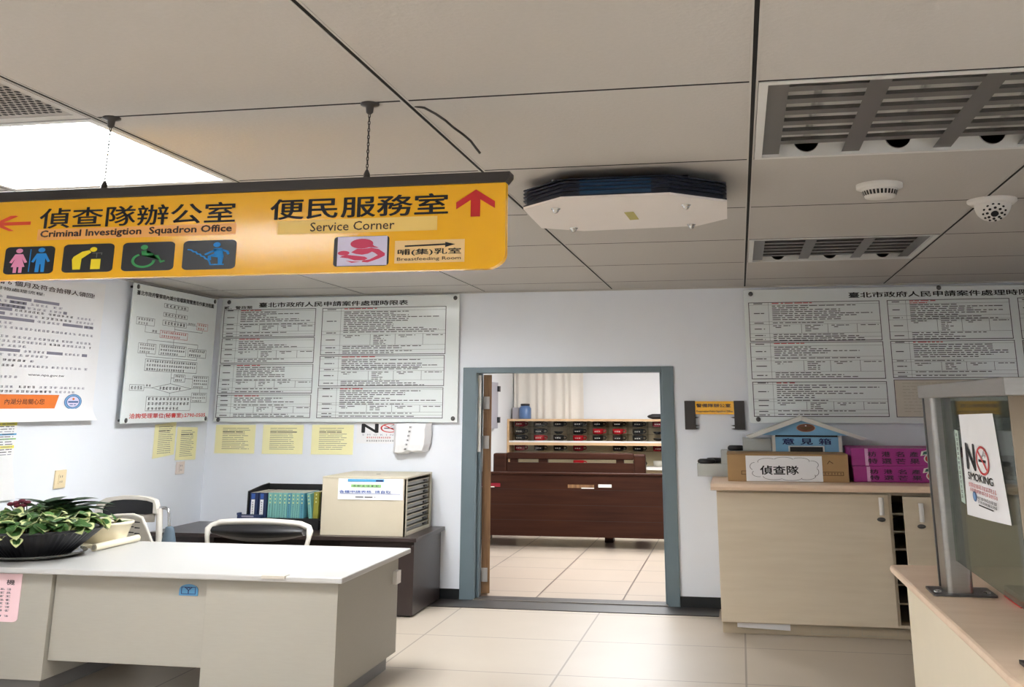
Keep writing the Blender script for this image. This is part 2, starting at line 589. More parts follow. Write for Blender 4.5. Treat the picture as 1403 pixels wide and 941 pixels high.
def rrect(u0, u1, v0, v1, ru, rv=None, seg=5, corners=(1, 1, 1, 1)):
    rv = rv or ru
    out = []
    for (cu, cv, a, on, ku, kv) in ((u1 - ru, v0 + rv, -math.pi / 2, corners[0], u1, v0), (u1 - ru, v1 - rv, 0, corners[1], u1, v1),
                                    (u0 + ru, v1 - rv, math.pi / 2, corners[2], u0, v1), (u0 + ru, v0 + rv, math.pi, corners[3], u0, v0)):
        if not on:
            out.append((ku, kv)); continue
        for k in range(seg + 1):
            t = a + math.pi / 2 * k / seg
            out.append((cu + ru * math.cos(t), cv + rv * math.sin(t)))
    return out


# ------------------------------------------------------------------ the room
MB().box(XL - .2, XR + .2, YF - .2, D + .12, -0.1, 0.0, 'floor').build('floor', kind='structure')
MB().box(-3.6, 1.2, D + .12, BD + .2, -0.1, 0.0, 'floor_in').build('floor_inner', kind='structure')
DX0, DX1, DZ = -2.42, -0.55, 1.926           # opening with its steel frame
b = MB()
b.box(XL - .2, DX0, D, D + .12, 0, H + .2, 'wall'); b.box(DX1, XR + .2, D, D + .12, 0, H + .2, 'wall'); b.box(DX0, DX1, D, D + .12, DZ, H + .2, 'wall')
b.build('wall_back', kind='structure')
MB().box(XL - .2, XL, YF, D, 0, H + .2, 'wall').build('wall_left', kind='structure')
MB().box(XR, XR + .2, YF, D, 0, H + .2, 'wall').build('wall_right', kind='structure')
MB().box(XL - .2, XR + .2, YF - .2, YF, 0, H + .2, 'wall').build('wall_front', kind='structure')
MB().box(-3.6, -3.4, D + .12, BD, 0, H + .2, 'wall_in').build('wall_inner_left', kind='structure')
MB().box(1.0, 1.2, D + .12, BD, 0, H + .2, 'wall_in').build('wall_inner_right', kind='structure')
MB().box(-3.6, 1.2, BD, BD + .2, 0, H + .2, 'wall_in').build('wall_far', kind='structure')
MB().box(-3.6, 1.2, D + .12, BD, H, H + .2, 'wall_in').build('ceiling_inner', kind='structure')
MB().box(XL, DX0, D - .014, D, 0, .085, 'base').build('baseboard_back_left', kind='structure')
MB().box(DX1, -0.2, D - .014, D, 0, .085, 'base').build('baseboard_back_right', kind='structure')
MB().box(XL, XL + .014, 6.9, D - .014, 0, .085, 'base').build('baseboard_left', kind='structure')

# ceiling: square panels on rails, open cells where lamps and the vent sit
GX = [XL] + [0.093 + 1.16 * k for k in range(-4, 4)] + [XR]
GY = [YF] + [-1.21, -0.11, 0.99, 2.09, 3.19, 4.28, 5.38, 6.48, 7.55, 8.60] + [D]
OPEN = {(2, 5), (2, 8), (5, 5), (5, 8), (2, 4), (2, 2), (5, 1), (7, 3)}
b = MB()
for i in range(len(GX) - 1):
    for j in range(len(GY) - 1):
        if (i, j) in OPEN: continue
        b.box(GX[i] + .014, GX[i + 1] - .014, GY[j] + .0075, GY[j + 1] - .0075, H, H + .008, 'ceil')
for x in GX[1:-1]:
    for s_ in (-1, 1):
        b.box(x + s_ * .0105 - .0035, x + s_ * .0105 + .0035, YF, D, H - .002, H + .004, 'rail')
for x in GX[1:-1]: b.box(x - .0068, x + .0068, YF, D, H - .0004, H + .006, 'void')
for y in GY[1:-1]: b.box(XL, XR, y - .0075, y + .0075, H - .0002, H + .006, 'void')
b.box(XL, XR, YF, D, H + .12, H + .2, 'void')
for i in range(len(GX) - 1):                                   # dark space above the gaps
    for j in range(len(GY) - 1):
        if (i, j) in OPEN: continue
        b.box(GX[i], GX[i + 1], GY[j], GY[j + 1], H + .03, H + .04, 'void')
b.build('ceiling', kind='structure')
b = MB()
b.box(XL, XL + .02, YF, D, H - .02, H, 'rail'); b.box(XL + .02, XR, D - .02, D, H - .012, H, 'rail')
b.build('trim_1', kind='structure')


# door: steel frame, threshold, wooden leaf folded back into the other room
door = bpy.data.objects.new('door_1', None); COL.objects.link(door); door['kind'] = 'structure'
door.location = (-1.5, D, 0); WL['door_1'] = Vector((-1.5, D, 0))
b = MB()
y0, y1 = D - .02, D + .14
b.box(DX0, DX0 + .125, y0, y1, 0, DZ, 'steelblue'); b.box(DX1 - .10, DX1, y0, y1, 0, DZ, 'steelblue')
b.box(DX0 + .125, DX1 - .10, y0, y1, DZ - .05, DZ, 'steelblue')
b.box(DX0 + .125, DX0 + .15, D + .06, y1, 0, DZ - .05, 'steelblue'); b.box(DX1 - .125, DX1 - .1, D + .06, y1, 0, DZ - .05, 'steelblue')
b.build('door_frame', door, bevel=.004)
b = MB(); b.box(DX0 - .2, -.235, D - .34, D - .005, 0, .006, 'signdark'); b.box(DX0 + .125, DX1 - .1, D - .02, D + .16, .0, .012, 'signdark')
b.box(DX0 + .125, DX1 - .1, D - .035, D - .018, .006, .016, 'steel')
b.build('threshold', door)
hx, hy = -2.235, D + .16
ang = math.atan2(hy, hx)
dv = Vector((math.cos(ang), math.sin(ang))); nv = Vector((dv.y, -dv.x))
if nv.x < 0: nv = -nv
w, t = 1.55, .075
pl = [(hx - nv.x * t / 2, hy - nv.y * t / 2), (hx + nv.x * t / 2, hy + nv.y * t / 2),
      (hx + nv.x * t / 2 + dv.x * w, hy + nv.y * t / 2 + dv.y * w), (hx - nv.x * t / 2 + dv.x * w, hy - nv.y * t / 2 + dv.y * w)]
b = MB(); b.obox(pl, .03, DZ - .06, 'doorwood'); b.build('door_leaf', door, bevel=.003)
for z in (.18, 1.28, 1.62):
    b = MB(); b.obox([(hx - .055, hy - .012), (hx + .02, hy - .022), (hx + .02, hy - .004), (hx - .055, hy - .004)], z - .055, z + .055, 'ventgrey')
    b.tube([(hx - .05, hy - .02, z - .058), (hx - .05, hy - .02, z + .058)], .012, 'ventgrey', 8)
    b.build('hinge', door)
b = MB(); b.box(DX0 + .126, DX0 + .15, D + .05, D + .1, 1.2, 1.86, 'plastic'); b.build('door_seal', door)


# ------------------------------------------------------------------ ceiling fittings
def troffer(i, j, label, lit=None, visible=True):
    x0, x1, y0, y1 = GX[i] + .016, GX[i + 1] - .016, GY[j] + .006, GY[j + 1] - .006
    t = thing('ceiling_light', label, 'ceiling light', ((x0 + x1) / 2, (y0 + y1) / 2, H), 'recessed ceiling lights')
    b = MB()
    f = .03
    for (a, c, d, e) in ((x0, x1, y0, y0 + f), (x0, x1, y1 - f, y1), (x0, x0 + f, y0 + f, y1 - f), (x1 - f, x1, y0 + f, y1 - f)):
        b.box(a, c, d, e, H - .004, H + .012, 'lampwhite')
    b.build('frame', t)
    b = MB()
    dp = .105 if lit else .06
    b.box(x0 + f, x1 - f, y0 + f, y1 - f, H + dp, H + .11, lit or 'lampwhite')
    b.build('diffuser' if lit else 'reflector', t)
    b = MB()
    hm = 'lampwhite'
    b.box(x0 + .005, x0 + f, y0, y1, H + .012, H + .11, hm); b.box(x1 - f, x1 - .005, y0, y1, H + .012, H + .11, hm)
    b.box(x0 + f, x1 - f, y0, y0 + f, H + .012, H + .11, hm); b.box(x0 + f, x1 - f, y1 - f, y1, H + .012, H + .11, hm)
    b.build('housing', t)
    lm = 'lampwhite' if lit else 'louvre'
    hb = .003 if lit else .028
    W = x1 - x0 - 2 * f
    b = MB()
    n = 7
    for k in range(1, n):
        y = y0 + f + (y1 - y0 - 2 * f) * (k - .25) / n
        b.face([(x0 + f, y - hb, H + .012), (x1 - f, y - hb, H + .012), (x1 - f, y, H + .034), (x0 + f, y, H + .034)], lm)
        b.face([(x0 + f, y + hb, H + .012), (x1 - f, y + hb, H + .012), (x1 - f, y, H + .034), (x0 + f, y, H + .034)], lm)
        b.face([(x0 + f, y - hb, H + .012), (x1 - f, y - hb, H + .012), (x1 - f, y + hb, H + .012), (x0 + f, y + hb, H + .012)], lm)
    for k in range(0, 4):
        x = x0 + f + W * k / 3
        hx = .004 if lit else .035
        x = min(max(x, x0 + f + hx), x1 - f - hx)
        b.face([(x - hx, y0 + f, H + .009), (x + hx, y0 + f, H + .009), (x + hx, y1 - f, H + .009), (x - hx, y1 - f, H + .009)], lm)
        b.face([(x - hx, y0 + f, H + .009), (x - hx, y1 - f, H + .009), (x, y1 - f, H + .034), (x, y0 + f, H + .034)], lm)
        b.face([(x + hx, y0 + f, H + .009), (x + hx, y1 - f, H + .009), (x, y1 - f, H + .034), (x, y0 + f, H + .034)], lm)
    b.build('louvre', t)
    if not lit:
        for k in range(3):
            x = x0 + f + W * (k + .5) / 3
            b = MB(); b.tube([(x, y0 + f + .04, H + .048), (x, y1 - f - .04, H + .048)], .013, 'tube', 12)
            tb = b.build('tube_lamp', t)
            b = MB(); b.lathe((x, y1 - f - .075, H + .046), [(.05, -.006), (.05, .006), (.030, .006), (.030, -.006), (.05, -.006)], 'greyshell', 24, axis='y')
            b.build('tube_socket', tb)
    return t


troffer(2, 5, 'lit square ceiling light glowing white above the yellow hanging sign', 'lit')
troffer(5, 5, 'unlit louvred ceiling light, the larger looking one in front of the smoke detector')
troffer(5, 8, 'unlit louvred ceiling light near the back wall, beyond the smoke detector')
troffer(2, 8, 'lit square ceiling light hidden behind the yellow hanging sign near the back wall', 'lit')
troffer(2, 2, 'lit square ceiling light nearest the camera on the left', 'lit')
troffer(5, 1, 'lit square ceiling light overhead behind the camera', 'lit')
troffer(7, 3, 'lit square ceiling light over the right counter', 'lit')

# perforated vent panel
x0, x1, y0, y1 = GX[2] + .016, GX[3] - .016, GY[4] + .006, GY[5] - .006
t = thing('ceiling_vent', 'perforated grey ceiling vent panel beside the lit ceiling light', 'vent', ((x0 + x1) / 2, (y0 + y1) / 2, H))
b = MB()
for (a, c, d, e) in ((x0, x1, y0, y0 + .05), (x0, x1, y1 - .05, y1), (x0, x0 + .03, y0 + .05, y1 - .05), (x1 - .03, x1, y0 + .05, y1 - .05)):
    b.box(a, c, d, e, H - .003, H + .012, 'rail')
b.build('frame', t)
b = MB(); b.box(x0 + .03, x1 - .03, y0 + .05, y1 - .05, H, H + .01, 'ventgrey')
fr = FR((0, 0, H), (1, 0, 0), (0, 1, 0), (0, 0, -1))
for k in range(40):
    for q in range(36):
        cx = x0 + .05 + k * .0265 + (.013 if q % 2 else 0); cy = y0 + .07 + q * .0265
        if cx < x1 - .04 and cy < y1 - .06:
            b.poly(fr, [(cx + .0108 * math.cos(a * math.pi / 3), cy + .0108 * math.sin(a * math.pi / 3)) for a in range(6)], .001, 'hole')
b.build('perforated_panel', t)

# smoke detector
t = thing('smoke_detector', 'round white smoke detector on the ceiling', 'smoke detector', (.69, 4.91, H))
b = MB(); b.lathe((.69, 4.91, H), [(.105, 0), (.105, -.018), (.085, -.024)], 'plastic', 28); b.build('base_plate', t)
b = MB(); b.lathe((.69, 4.91, H), [(.085, -.024), (.08, -.03), (.068, -.062), (.03, -.068), (.0001, -.068)], 'plastic', 28)
for k in range(28):
    a = 2 * math.pi * k / 28
    c, s_ = math.cos(a), math.sin(a)
    for (r, z, r2, z2) in ((.0805, -.034, .0725, -.054),):
        px_, py_ = -s_ * .005, c * .005
        b.face([(.69 + c * r - px_, 4.91 + s_ * r - py_, H + z), (.69 + c * r + px_, 4.91 + s_ * r + py_, H + z),
                (.69 + c * r2 + px_, 4.91 + s_ * r2 + py_, H + z2), (.69 + c * r2 - px_, 4.91 + s_ * r2 - py_, H + z2)], 'hole')
b.build('head', t)

# dome camera on the ceiling
c = (1.295, 5.40)
t = thing('dome_camera', 'white dome security camera on the ceiling with a ring of black dots', 'security camera', (c[0], c[1], H))
b = MB(); b.lathe((c[0], c[1], H), [(.118, 0), (.118, -.012), (.1, -.026), (.085, -.026)], 'plastic', 28); b.build('base_plate', t)
rows = []
ax = Vector((-.12, -.95, -1)).normalized(); e1 = Vector((1, 0, 0)); e2 = ax.cross(e1)
cc = Vector((c[0], c[1] - .006, H - .03))
for k in range(9):
    a = math.pi / 2 * k / 8
    rows.append([cc + ax * (.068 * math.sin(a)) + (e1 * math.cos(2 * math.pi * q / 28) + e2 * math.sin(2 * math.pi * q / 28)) * max(.088 * math.cos(a), .0005) for q in range(28)])
b = MB(); b.grid(rows, 'plastic', True, True); d_ = b.build('dome', t)


def ondome(r, ang_, rad, m, b):
    h_ = .068 * math.sqrt(max(0, 1 - (r / .088) ** 2))
    p = cc + ax * (h_ + .002) + (e1 * math.cos(ang_) + e2 * math.sin(ang_)) * r
    b.face([p + (e1 * math.cos(2 * math.pi * q / 10) + e2 * math.sin(2 * math.pi * q / 10)) * rad for q in range(10)], m)


b = MB(); ondome(0, 0, .019, 'black', b)
for k in range(8): ondome(.034, k * math.pi / 4, .0075, 'hole', b)
for k in range(12): ondome(.052, k * math.pi / 6 + .2, .0065, 'hole', b)
b.build('lens', t)

# loose wire
pts = [(-1.06, 3.262, 2.602), (-1.02, 3.265, 2.594), (-.981, 3.27, 2.572), (-.945, 3.27, 2.546), (-.915, 3.27, 2.519), (-.882, 3.27, 2.494), (-.855, 3.27, 2.47), (-.836, 3.27, 2.444), (-.821, 3.27, 2.425)]
MB().tube(pts, .0042, 'signdark', 8).build('loose_wire', label='thin dark loose wire dangling from the ceiling seam beside the sign chain', cat='wire')

# octagonal air purifier
OC = [(-.93, 4.53), (-.72, 4.318), (-.25, 4.31), (-.012, 4.522), (-.016, 4.95), (-.167, 5.133), (-.745, 5.182), (-.943, 5.054)]
cx = sum(p[0] for p in OC) / 8; cy = sum(p[1] for p in OC) / 8


def sc(k): return [(cx + (p[0] - cx) * k, cy + (p[1] - cy) * k) for p in OC]


t = thing('air_purifier', 'octagonal white ceiling air purifier with dark blue stacked fins', 'air purifier', (cx, cy, 2.47))
b = MB(); b.obox(OC, 2.468, 2.478, 'octwhite'); pl_ = b.build('bottom_plate', t)
b = MB(); fr = FR((0, 0, 2.468), (1, 0, 0), (0, 1, 0), (0, 0, -1)); b.poly(fr, [(-.485, 4.684), (-.44, 4.674), (-.433, 4.885), (-.478, 4.895)], .001, 'label_y'); b.build('sticker', pl_)
for k in range(5):
    z = 2.478 + k * .0165
    b = MB(); b.obox(sc(1.0), z + .0075, z + .0125, 'octblue', ) if k else b.obox(sc(1.0), z, z + .006, 'octblue')
    b.build('fin', t)
b = MB(); b.obox(sc(.965), 2.478, 2.55, 'octblue'); b.build('core', t)
b = MB(); b.box(-.64, -.33, 4.326, 4.334, 2.486, 2.548, 'uv'); b.build('ultraviolet_lamp', t)
for (x, y) in ((-.782, 4.54), (-.193, 4.555), (-.783, 5.08), (-.193, 5.08)):
    b = MB(); b.tube([(x, y, 2.55), (x, y, 2.6)], .008, 'chrome', 8); b.lathe((x, y, H), [(.02, 0), (.018, -.006), (.008, -.012)], 'chrome', 12); rod = b.build('hanging_rod', t)
    b = MB(); b.lathe((x, y, 2.468), [(.022, 0), (.022, -.003), (.015, -.004), (.015, -.011), (.008, -.02), (.0001, -.022)], 'chrome', 12); b.build('dome_nut', rod)


# ------------------------------------------------------------------ hanging sign
SY = 3.2
t = thing('hanging_sign', 'long yellow hanging direction sign with black pictograms and red arrows', 'sign', (-1.7, SY + .02, 2.02))
b = MB(); b.prism(FY(SY), [(-2.95, 2.306), (-2.95, 2.341), (-.70, 2.341), (-.70, 2.325), (-.716, 2.306)], -.05, .012, 'signdark'); b.build('rail', t, bevel=.002)
b = MB(); b.prism(FY(SY), rrect(-2.93, -.716, 2.026, 2.306, .07, .05, 6, (1, 0, 0, 1)), -.035, 0, 'sign'); b.build('sign_panel', t)
F = FY(SY)
b = MB()
b.text(F, '偵查隊辦公室', -2.402, -1.66, 2.205, 2.276, .0015, 'ink', .012, 3)
b.build('chinese_lettering', t); b = MB(); b.text(F, '便民服務室', -1.53, -.91, 2.208, 2.278, .0015, 'ink', .016, 3)
b.build('chinese_lettering', t)
b = MB(); b.rect(F, -2.405, -1.652, 2.163, 2.202, .0012, 'strip_o'); b.text(F, 'Criminal Investigtion  Squadron Office', -2.392, -1.668, 2.167, 2.197, .002, 'brown_ink', .028)
b.build('name_strip', t, 'orange strip reading Criminal Investigtion Squadron Office')
b = MB(); b.rect(F, -1.502, -.944, 2.156, 2.203, .0012, 'strip_y'); b.text(F, 'Service Corner', -1.384, -1.09, 2.164, 2.194, .002, 'brown_ink', .004)
b.build('name_strip', t, 'pale yellow strip reading Service Corner')
b = MB(); b.rect(F, -1.086, -.85, 2.05, 2.124, .0012, 'strip_c')
b.poly(F, [(-1.052, 2.103), (-.915, 2.106), (-.915, 2.099), (-.882, 2.108), (-.915, 2.116), (-.915, 2.111), (-1.052, 2.108)], .002, 'ink')
b.text(F, '哺(集)乳室', -1.075, -.862, 2.074, 2.096, .002, 'ink', .014); b.text(F, 'Breastfeeding Room', -1.077, -.862, 2.055, 2.069, .002, 'brown_ink', .004)
b.build('room_label', t, 'cream label with a black arrow reading Breastfeeding Room')
b = MB(); b.poly(F, [(-2.59, 2.226), (-2.52, 2.255), (-2.50, 2.255), (-2.49, 2.252), (-2.545, 2.232), (-2.437, 2.232), (-2.437, 2.220), (-2.545, 2.220), (-2.50, 2.2), (-2.52, 2.2)], .0015, 'signorange'); b.build('left_arrow', t)
b = MB()
b.poly(F, [(-.881, 2.222), (-.881, 2.245), (-.815, 2.286), (-.815, 2.262)], .0015, 'signred'); b.poly(F, [(-.751, 2.222), (-.815, 2.262), (-.815, 2.286), (-.751, 2.245)], .0015, 'signred')
b.rect(F, -.832, -.800, 2.196, 2.268, .0018, 'signred'); b.build('up_arrow', t)


def pictogram(u0, u1, v0, v1):
    b = MB(); b.prism(F, rrect(u0, u1, v0, v1, .02, .012), .0, .0015, 'pict')
    return b.build('pictogram', t), F.sub(u0, u1, v0, v1)


def stroke(b, G, pts, w, m, wv, n=.0025):
    for p, q in zip(pts[:-1], pts[1:]):
        d = Vector((q[0] - p[0], q[1] - p[1])).normalized()
        nx, ny = -d.y * w / 2, d.x * wv / 2
        b.poly(G, [(p[0] - nx, p[1] - ny), (q[0] - nx, q[1] - ny), (q[0] + nx, q[1] + ny), (p[0] + nx, p[1] + ny)], n, m)
    for p in pts:
        b.ell(G, p[0], p[1], w / 2, wv / 2, n + .0002, m, 10)


o, G = pictogram(-2.522, -2.328, 2.046, 2.142)
b = MB(); n = .0025
b.ell(G, .29, .85, .07, .085, n, 'p_pink', 16)
b.poly(G, [(.21, .73), (.37, .73), (.47, .43), (.42, .40), (.36, .56), (.43, .26), (.15, .26), (.22, .56), (.16, .40), (.11, .43)], n, 'p_pink')
b.rect(G, .20, .27, .05, .27, n, 'p_pink'); b.rect(G, .31, .38, .05, .27, n, 'p_pink')
b.rect(G, .51, .53, .08, .9, n, 'p_blue')
b.ell(G, .74, .86, .07, .085, n, 'p_blue', 16)
b.poly(G, [(.65, .74), (.83, .74), (.93, .44), (.88, .41), (.83, .56), (.83, .06), (.76, .06), (.75, .34), (.73, .34), (.72, .06), (.64, .06), (.65, .56), (.60, .41), (.55, .44)], n, 'p_blue')
b.build('figures', o)
o, G = pictogram(-2.294, -2.1, 2.047, 2.145)
b = MB(); b.ell(G, .6, .8, .07, .085, n, 'p_yellow', 16)
b.poly(G, [(.22, .1), (.37, .1), (.38, .48), (.56, .70), (.52, .78), (.38, .73), (.22, .56), (.19, .46)], n, 'p_yellow')
b.rect(G, .57, .76, .1, .46, n, 'p_yellow'); b.rect(G, .58, .78, .66, .68, n, 'greyshell'); b.rect(G, .665, .68, .5, .66, n, 'greyshell'); b.rect(G, .76, .775, .6, .67, n, 'greyshell')
b.build('figures', o)
o, G = pictogram(-2.067, -1.872, 2.047, 2.145)
b = MB(); b.ell(G, .42, .82, .07, .085, n, 'p_green', 16)
b.poly(G, [(.37, .7), (.46, .72), (.48, .6), (.60, .6), (.60, .53), (.48, .53), (.48, .47), (.66, .47), (.75, .26), (.84, .31), (.82, .36), (.77, .34), (.70, .54), (.38, .54)], n, 'p_green')
b.ring(G, .42, .36, .23, .26, .055, n, 'p_green', 32, math.radians(115), math.radians(360), .07)
b.build('figures', o)
o, G = pictogram(-1.84, -1.646, 2.046, 2.145)
b = MB(); b.ell(G, .64, .84, .07, .085, n, 'p_blue', 16)
st = []
x, y = .10, .70
stroke(b, G, [(.10, .70), (.16, .68), (.20, .62), (.25, .61), (.28, .54), (.33, .53), (.36, .46), (.41, .44), (.44, .37), (.49, .34), (.52, .26), (.54, .16), (.78, .16)], .035, 'p_blue', .04)
stroke(b, G, [(.66, .68), (.54, .60), (.44, .52)], .05, 'p_blue', .06); stroke(b, G, [(.70, .68), (.84, .60), (.86, .52)], .05, 'p_blue', .06)
b.poly(G, [(.58, .72), (.74, .72), (.78, .44), (.76, .18), (.68, .18), (.67, .40), (.54, .44), (.55, .32), (.49, .28), (.48, .46), (.60, .54)], n, 'p_blue')
b.build('figures', o)
b = MB(); b.prism(F, rrect(-1.297, -1.106, 2.044, 2.143, .014, .01), 0, .0012, 'pict'); b.rect(F, -1.284, -1.112, 2.046, 2.142, .002, 'lilac'); o = b.build('pictogram', t, 'white pictogram of a nursing mother in rose')
G = F.sub(-1.284, -1.112, 2.046, 2.142)
b = MB(); b.ell(G, .49, .75, .23, .17, n, 'p_rose', 24); b.poly(G, [(.6, .62), (.84, .60), (.74, .66), (.7, .72)], n + .0002, 'p_rose')
b.poly(G, [(.28, .46), (.40, .58), (.52, .57), (.70, .60), (.72, .48), (.62, .40), (.50, .37), (.38, .40)], n, 'p_rose')
b.poly(G, [(.68, .60), (.84, .54), (.96, .40), (.96, .32), (.84, .22), (.62, .10), (.50, .12), (.52, .17), (.66, .20), (.82, .34), (.76, .42), (.66, .50)], n + .0002, 'p_rose')
b.ell(G, .13, .44, .12, .08, n, 'p_rose', 16); b.poly(G, [(.2, .38), (.38, .34), (.56, .30), (.62, .24), (.56, .18), (.36, .18), (.22, .26), (.05, .30), (.10, .34)], n, 'p_rose'); b.poly(G, [(.18, .18), (.30, .15), (.48, .13), (.3, .10)], n, 'p_rose')
b.build('figures', o)
for x in (-1.194, -2.166):
    b = MB(); b.lathe((x, SY, H), [(.032, 0), (.032, -.006), (.014, -.012), (.012, -.032), (.006, -.038)], 'signdark', 14); hk = b.build('ceiling_hook', t)
    b = MB()
    for k in range(17):
        z = H - .036 - k * .0125
        e = (math.cos(k * 1.57), math.sin(k * 1.57))
        b.tube([(x + e[0] * .0035 * math.cos(a), SY + e[1] * .0035 * math.cos(a), z - .0075 + .0085 * math.sin(a)) for a in [2 * math.pi * q / 8 for q in range(8)]], .0016, 'signdark', 5, False, True)
    b.build('chain', t)
    b = MB(); b.lathe((x, SY, 2.341), [(.012, 0), (.011, .012), (.005, .026)], 'signdark', 12); b.build('eyelet', t)


# ------------------------------------------------------------------ boards and papers on the walls
def table_block(b, fr, u0, u1, v0, v1, rng, n, kind=0):
    """one printed form with heading column, rows of print and a four-way split row"""
    b.frame(fr, u0, u1, v0, v1, .006, n, 'grey_ink', .005)
    w = u1 - u0; hgt = v1 - v0
    uc = u0 + w * .155
    b.rect(fr, uc - .001, uc + .001, v0, v1, n, 'grey_ink')
    rows = [(0.0, .07, 1), (.07, .50, 2), (.50, .57, 3), (.57, .80, 4), (.80, .90, 5), (.90, 1.0, 6)] if kind == 0 else [(0.0, .10, 1), (.10, .40, 2), (.40, .50, 3), (.50, .80, 4), (.80, 1.0, 5)]
    for (a, c, k) in rows:
        va, vb = v1 - hgt * a, v1 - hgt * c
        b.rect(fr, u0, u1, vb - .0008, vb + .0008, n, 'grey_ink')
        b.dashes(fr, u0 + w * .04, u0 + w * .04 + w * .08, (va + vb) / 2, .007, n + .0003, 'grey_ink', rng, .05, .09)
        pitch = .0165
        if k == 4:
            for q, x in enumerate((.155, .40, .60, .82)):
                xx = u0 + w * x
                if q: b.rect(fr, xx - .0015, xx + .0015, vb, va, n, 'grey_ink')
                b.dashes(fr, xx + .03, xx + w * .16, va - .012, .006, n + .0003, 'grey_ink', rng)
                if q == 0 or q == 2: b.dashes(fr, xx + .05, xx + w * .09, va - .026, .006, n + .0003, 'grey_ink', rng)
                if q == 1:
                    v = va - .026
                    while v > vb + .006:
                        b.dashes(fr, xx + .03, xx + w * rng.uniform(.08, .13), v, .006, n + .0003, 'grey_ink', rng); v -= .0155
        else:
            v = va - .010
            first = True
            while v > vb + .004:
                e = rng.choice((.35, .5, .65, .8, .95)) if k == 2 else rng.uniform(.4, .95)
                m = 'red_ink' if (k == 1) else 'grey_ink'
                if k == 1: e = rng.uniform(.15, .4)
                b.dashes(fr, uc + .03, uc + .03 + (u1 - uc - .05) * e, v, .0065, n + .0003, m, rng)
                v -= pitch
    return b


def big_board(name, label, u0, u1, v0, v1, blocks, title, screws, extra=None, seed=3):
    y = 9.118
    t = thing(name, label, 'notice board', ((u0 + u1) / 2, D, v0), 'rule boards on the back wall')
    b = MB(); b.box(u0, u1, y, y + .014, v0, v1, 'board'); b.build('panel', t, bevel=.003)
    fr = FY(y)
    rng = random.Random(seed)
    b = MB()
    for k, q in enumerate(blocks):
        table_block(b, fr, *q, rng, .0012, k % 2)
    if extra: extra(b, fr)
    b.build('printed_tables', t)
    b = MB(); b.text(fr, '臺北市政府人民申請案件處理時限表', *title, .0015, 'ink', .02); b.build('title_lettering', t)
    for (u, v) in screws:
        b = MB(); b.lathe((u, D - .002, v), [(.010, 0), (.010, -.040), (.020, -.041), (.018, -.045), (.0001, -.046)], 'screw', 14, axis='y'); b.build('standoff_screw', t)


def left_extra(b, fr):
    b.text(fr, '貳．警政類', -4.765, -4.48, 2.478, 2.506, .0015, 'ink', .02)


big_board('notice_board', 'white notice board of printed rules on the back wall left of the doorway', -4.79, -2.46, 1.452, 2.578,
          [(-4.765, -3.84, 2.215, 2.473), (-4.765, -3.838, 1.977, 2.207), (-4.768, -3.838, 1.704, 1.966), (-4.77, -3.842, 1.488, 1.692),
           (-3.777, -2.583, 2.046, 2.473), (-3.779, -2.589, 1.766, 2.036), (-3.782, -2.594, 1.487, 1.753)],
          (-4.412, -2.95, 2.49, 2.535), [(-4.72, 2.545), (-2.50, 2.545), (-2.50, 1.485), (-4.74, 1.47)], left_extra, 3)


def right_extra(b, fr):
    b.rect(fr, 1.264, 2.235, 1.504, 1.805, .0008, 'beigefield')  # beige rectangle behind the faint rows of this table
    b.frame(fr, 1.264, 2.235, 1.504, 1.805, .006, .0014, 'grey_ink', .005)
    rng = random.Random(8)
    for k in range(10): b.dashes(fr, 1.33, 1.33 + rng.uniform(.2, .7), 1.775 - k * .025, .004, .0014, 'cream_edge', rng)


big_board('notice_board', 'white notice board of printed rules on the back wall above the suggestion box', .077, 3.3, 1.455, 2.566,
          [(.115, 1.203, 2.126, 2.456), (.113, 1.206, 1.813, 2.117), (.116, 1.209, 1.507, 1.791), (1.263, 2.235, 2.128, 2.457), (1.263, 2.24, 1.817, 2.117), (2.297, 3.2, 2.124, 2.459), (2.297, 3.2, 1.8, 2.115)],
          (.957, 2.50, 2.482, 2.528), [(.14, 2.53), (1.69, 2.553), (3.25, 2.53), (.15, 1.485), (3.25, 1.485)], right_extra, 5)

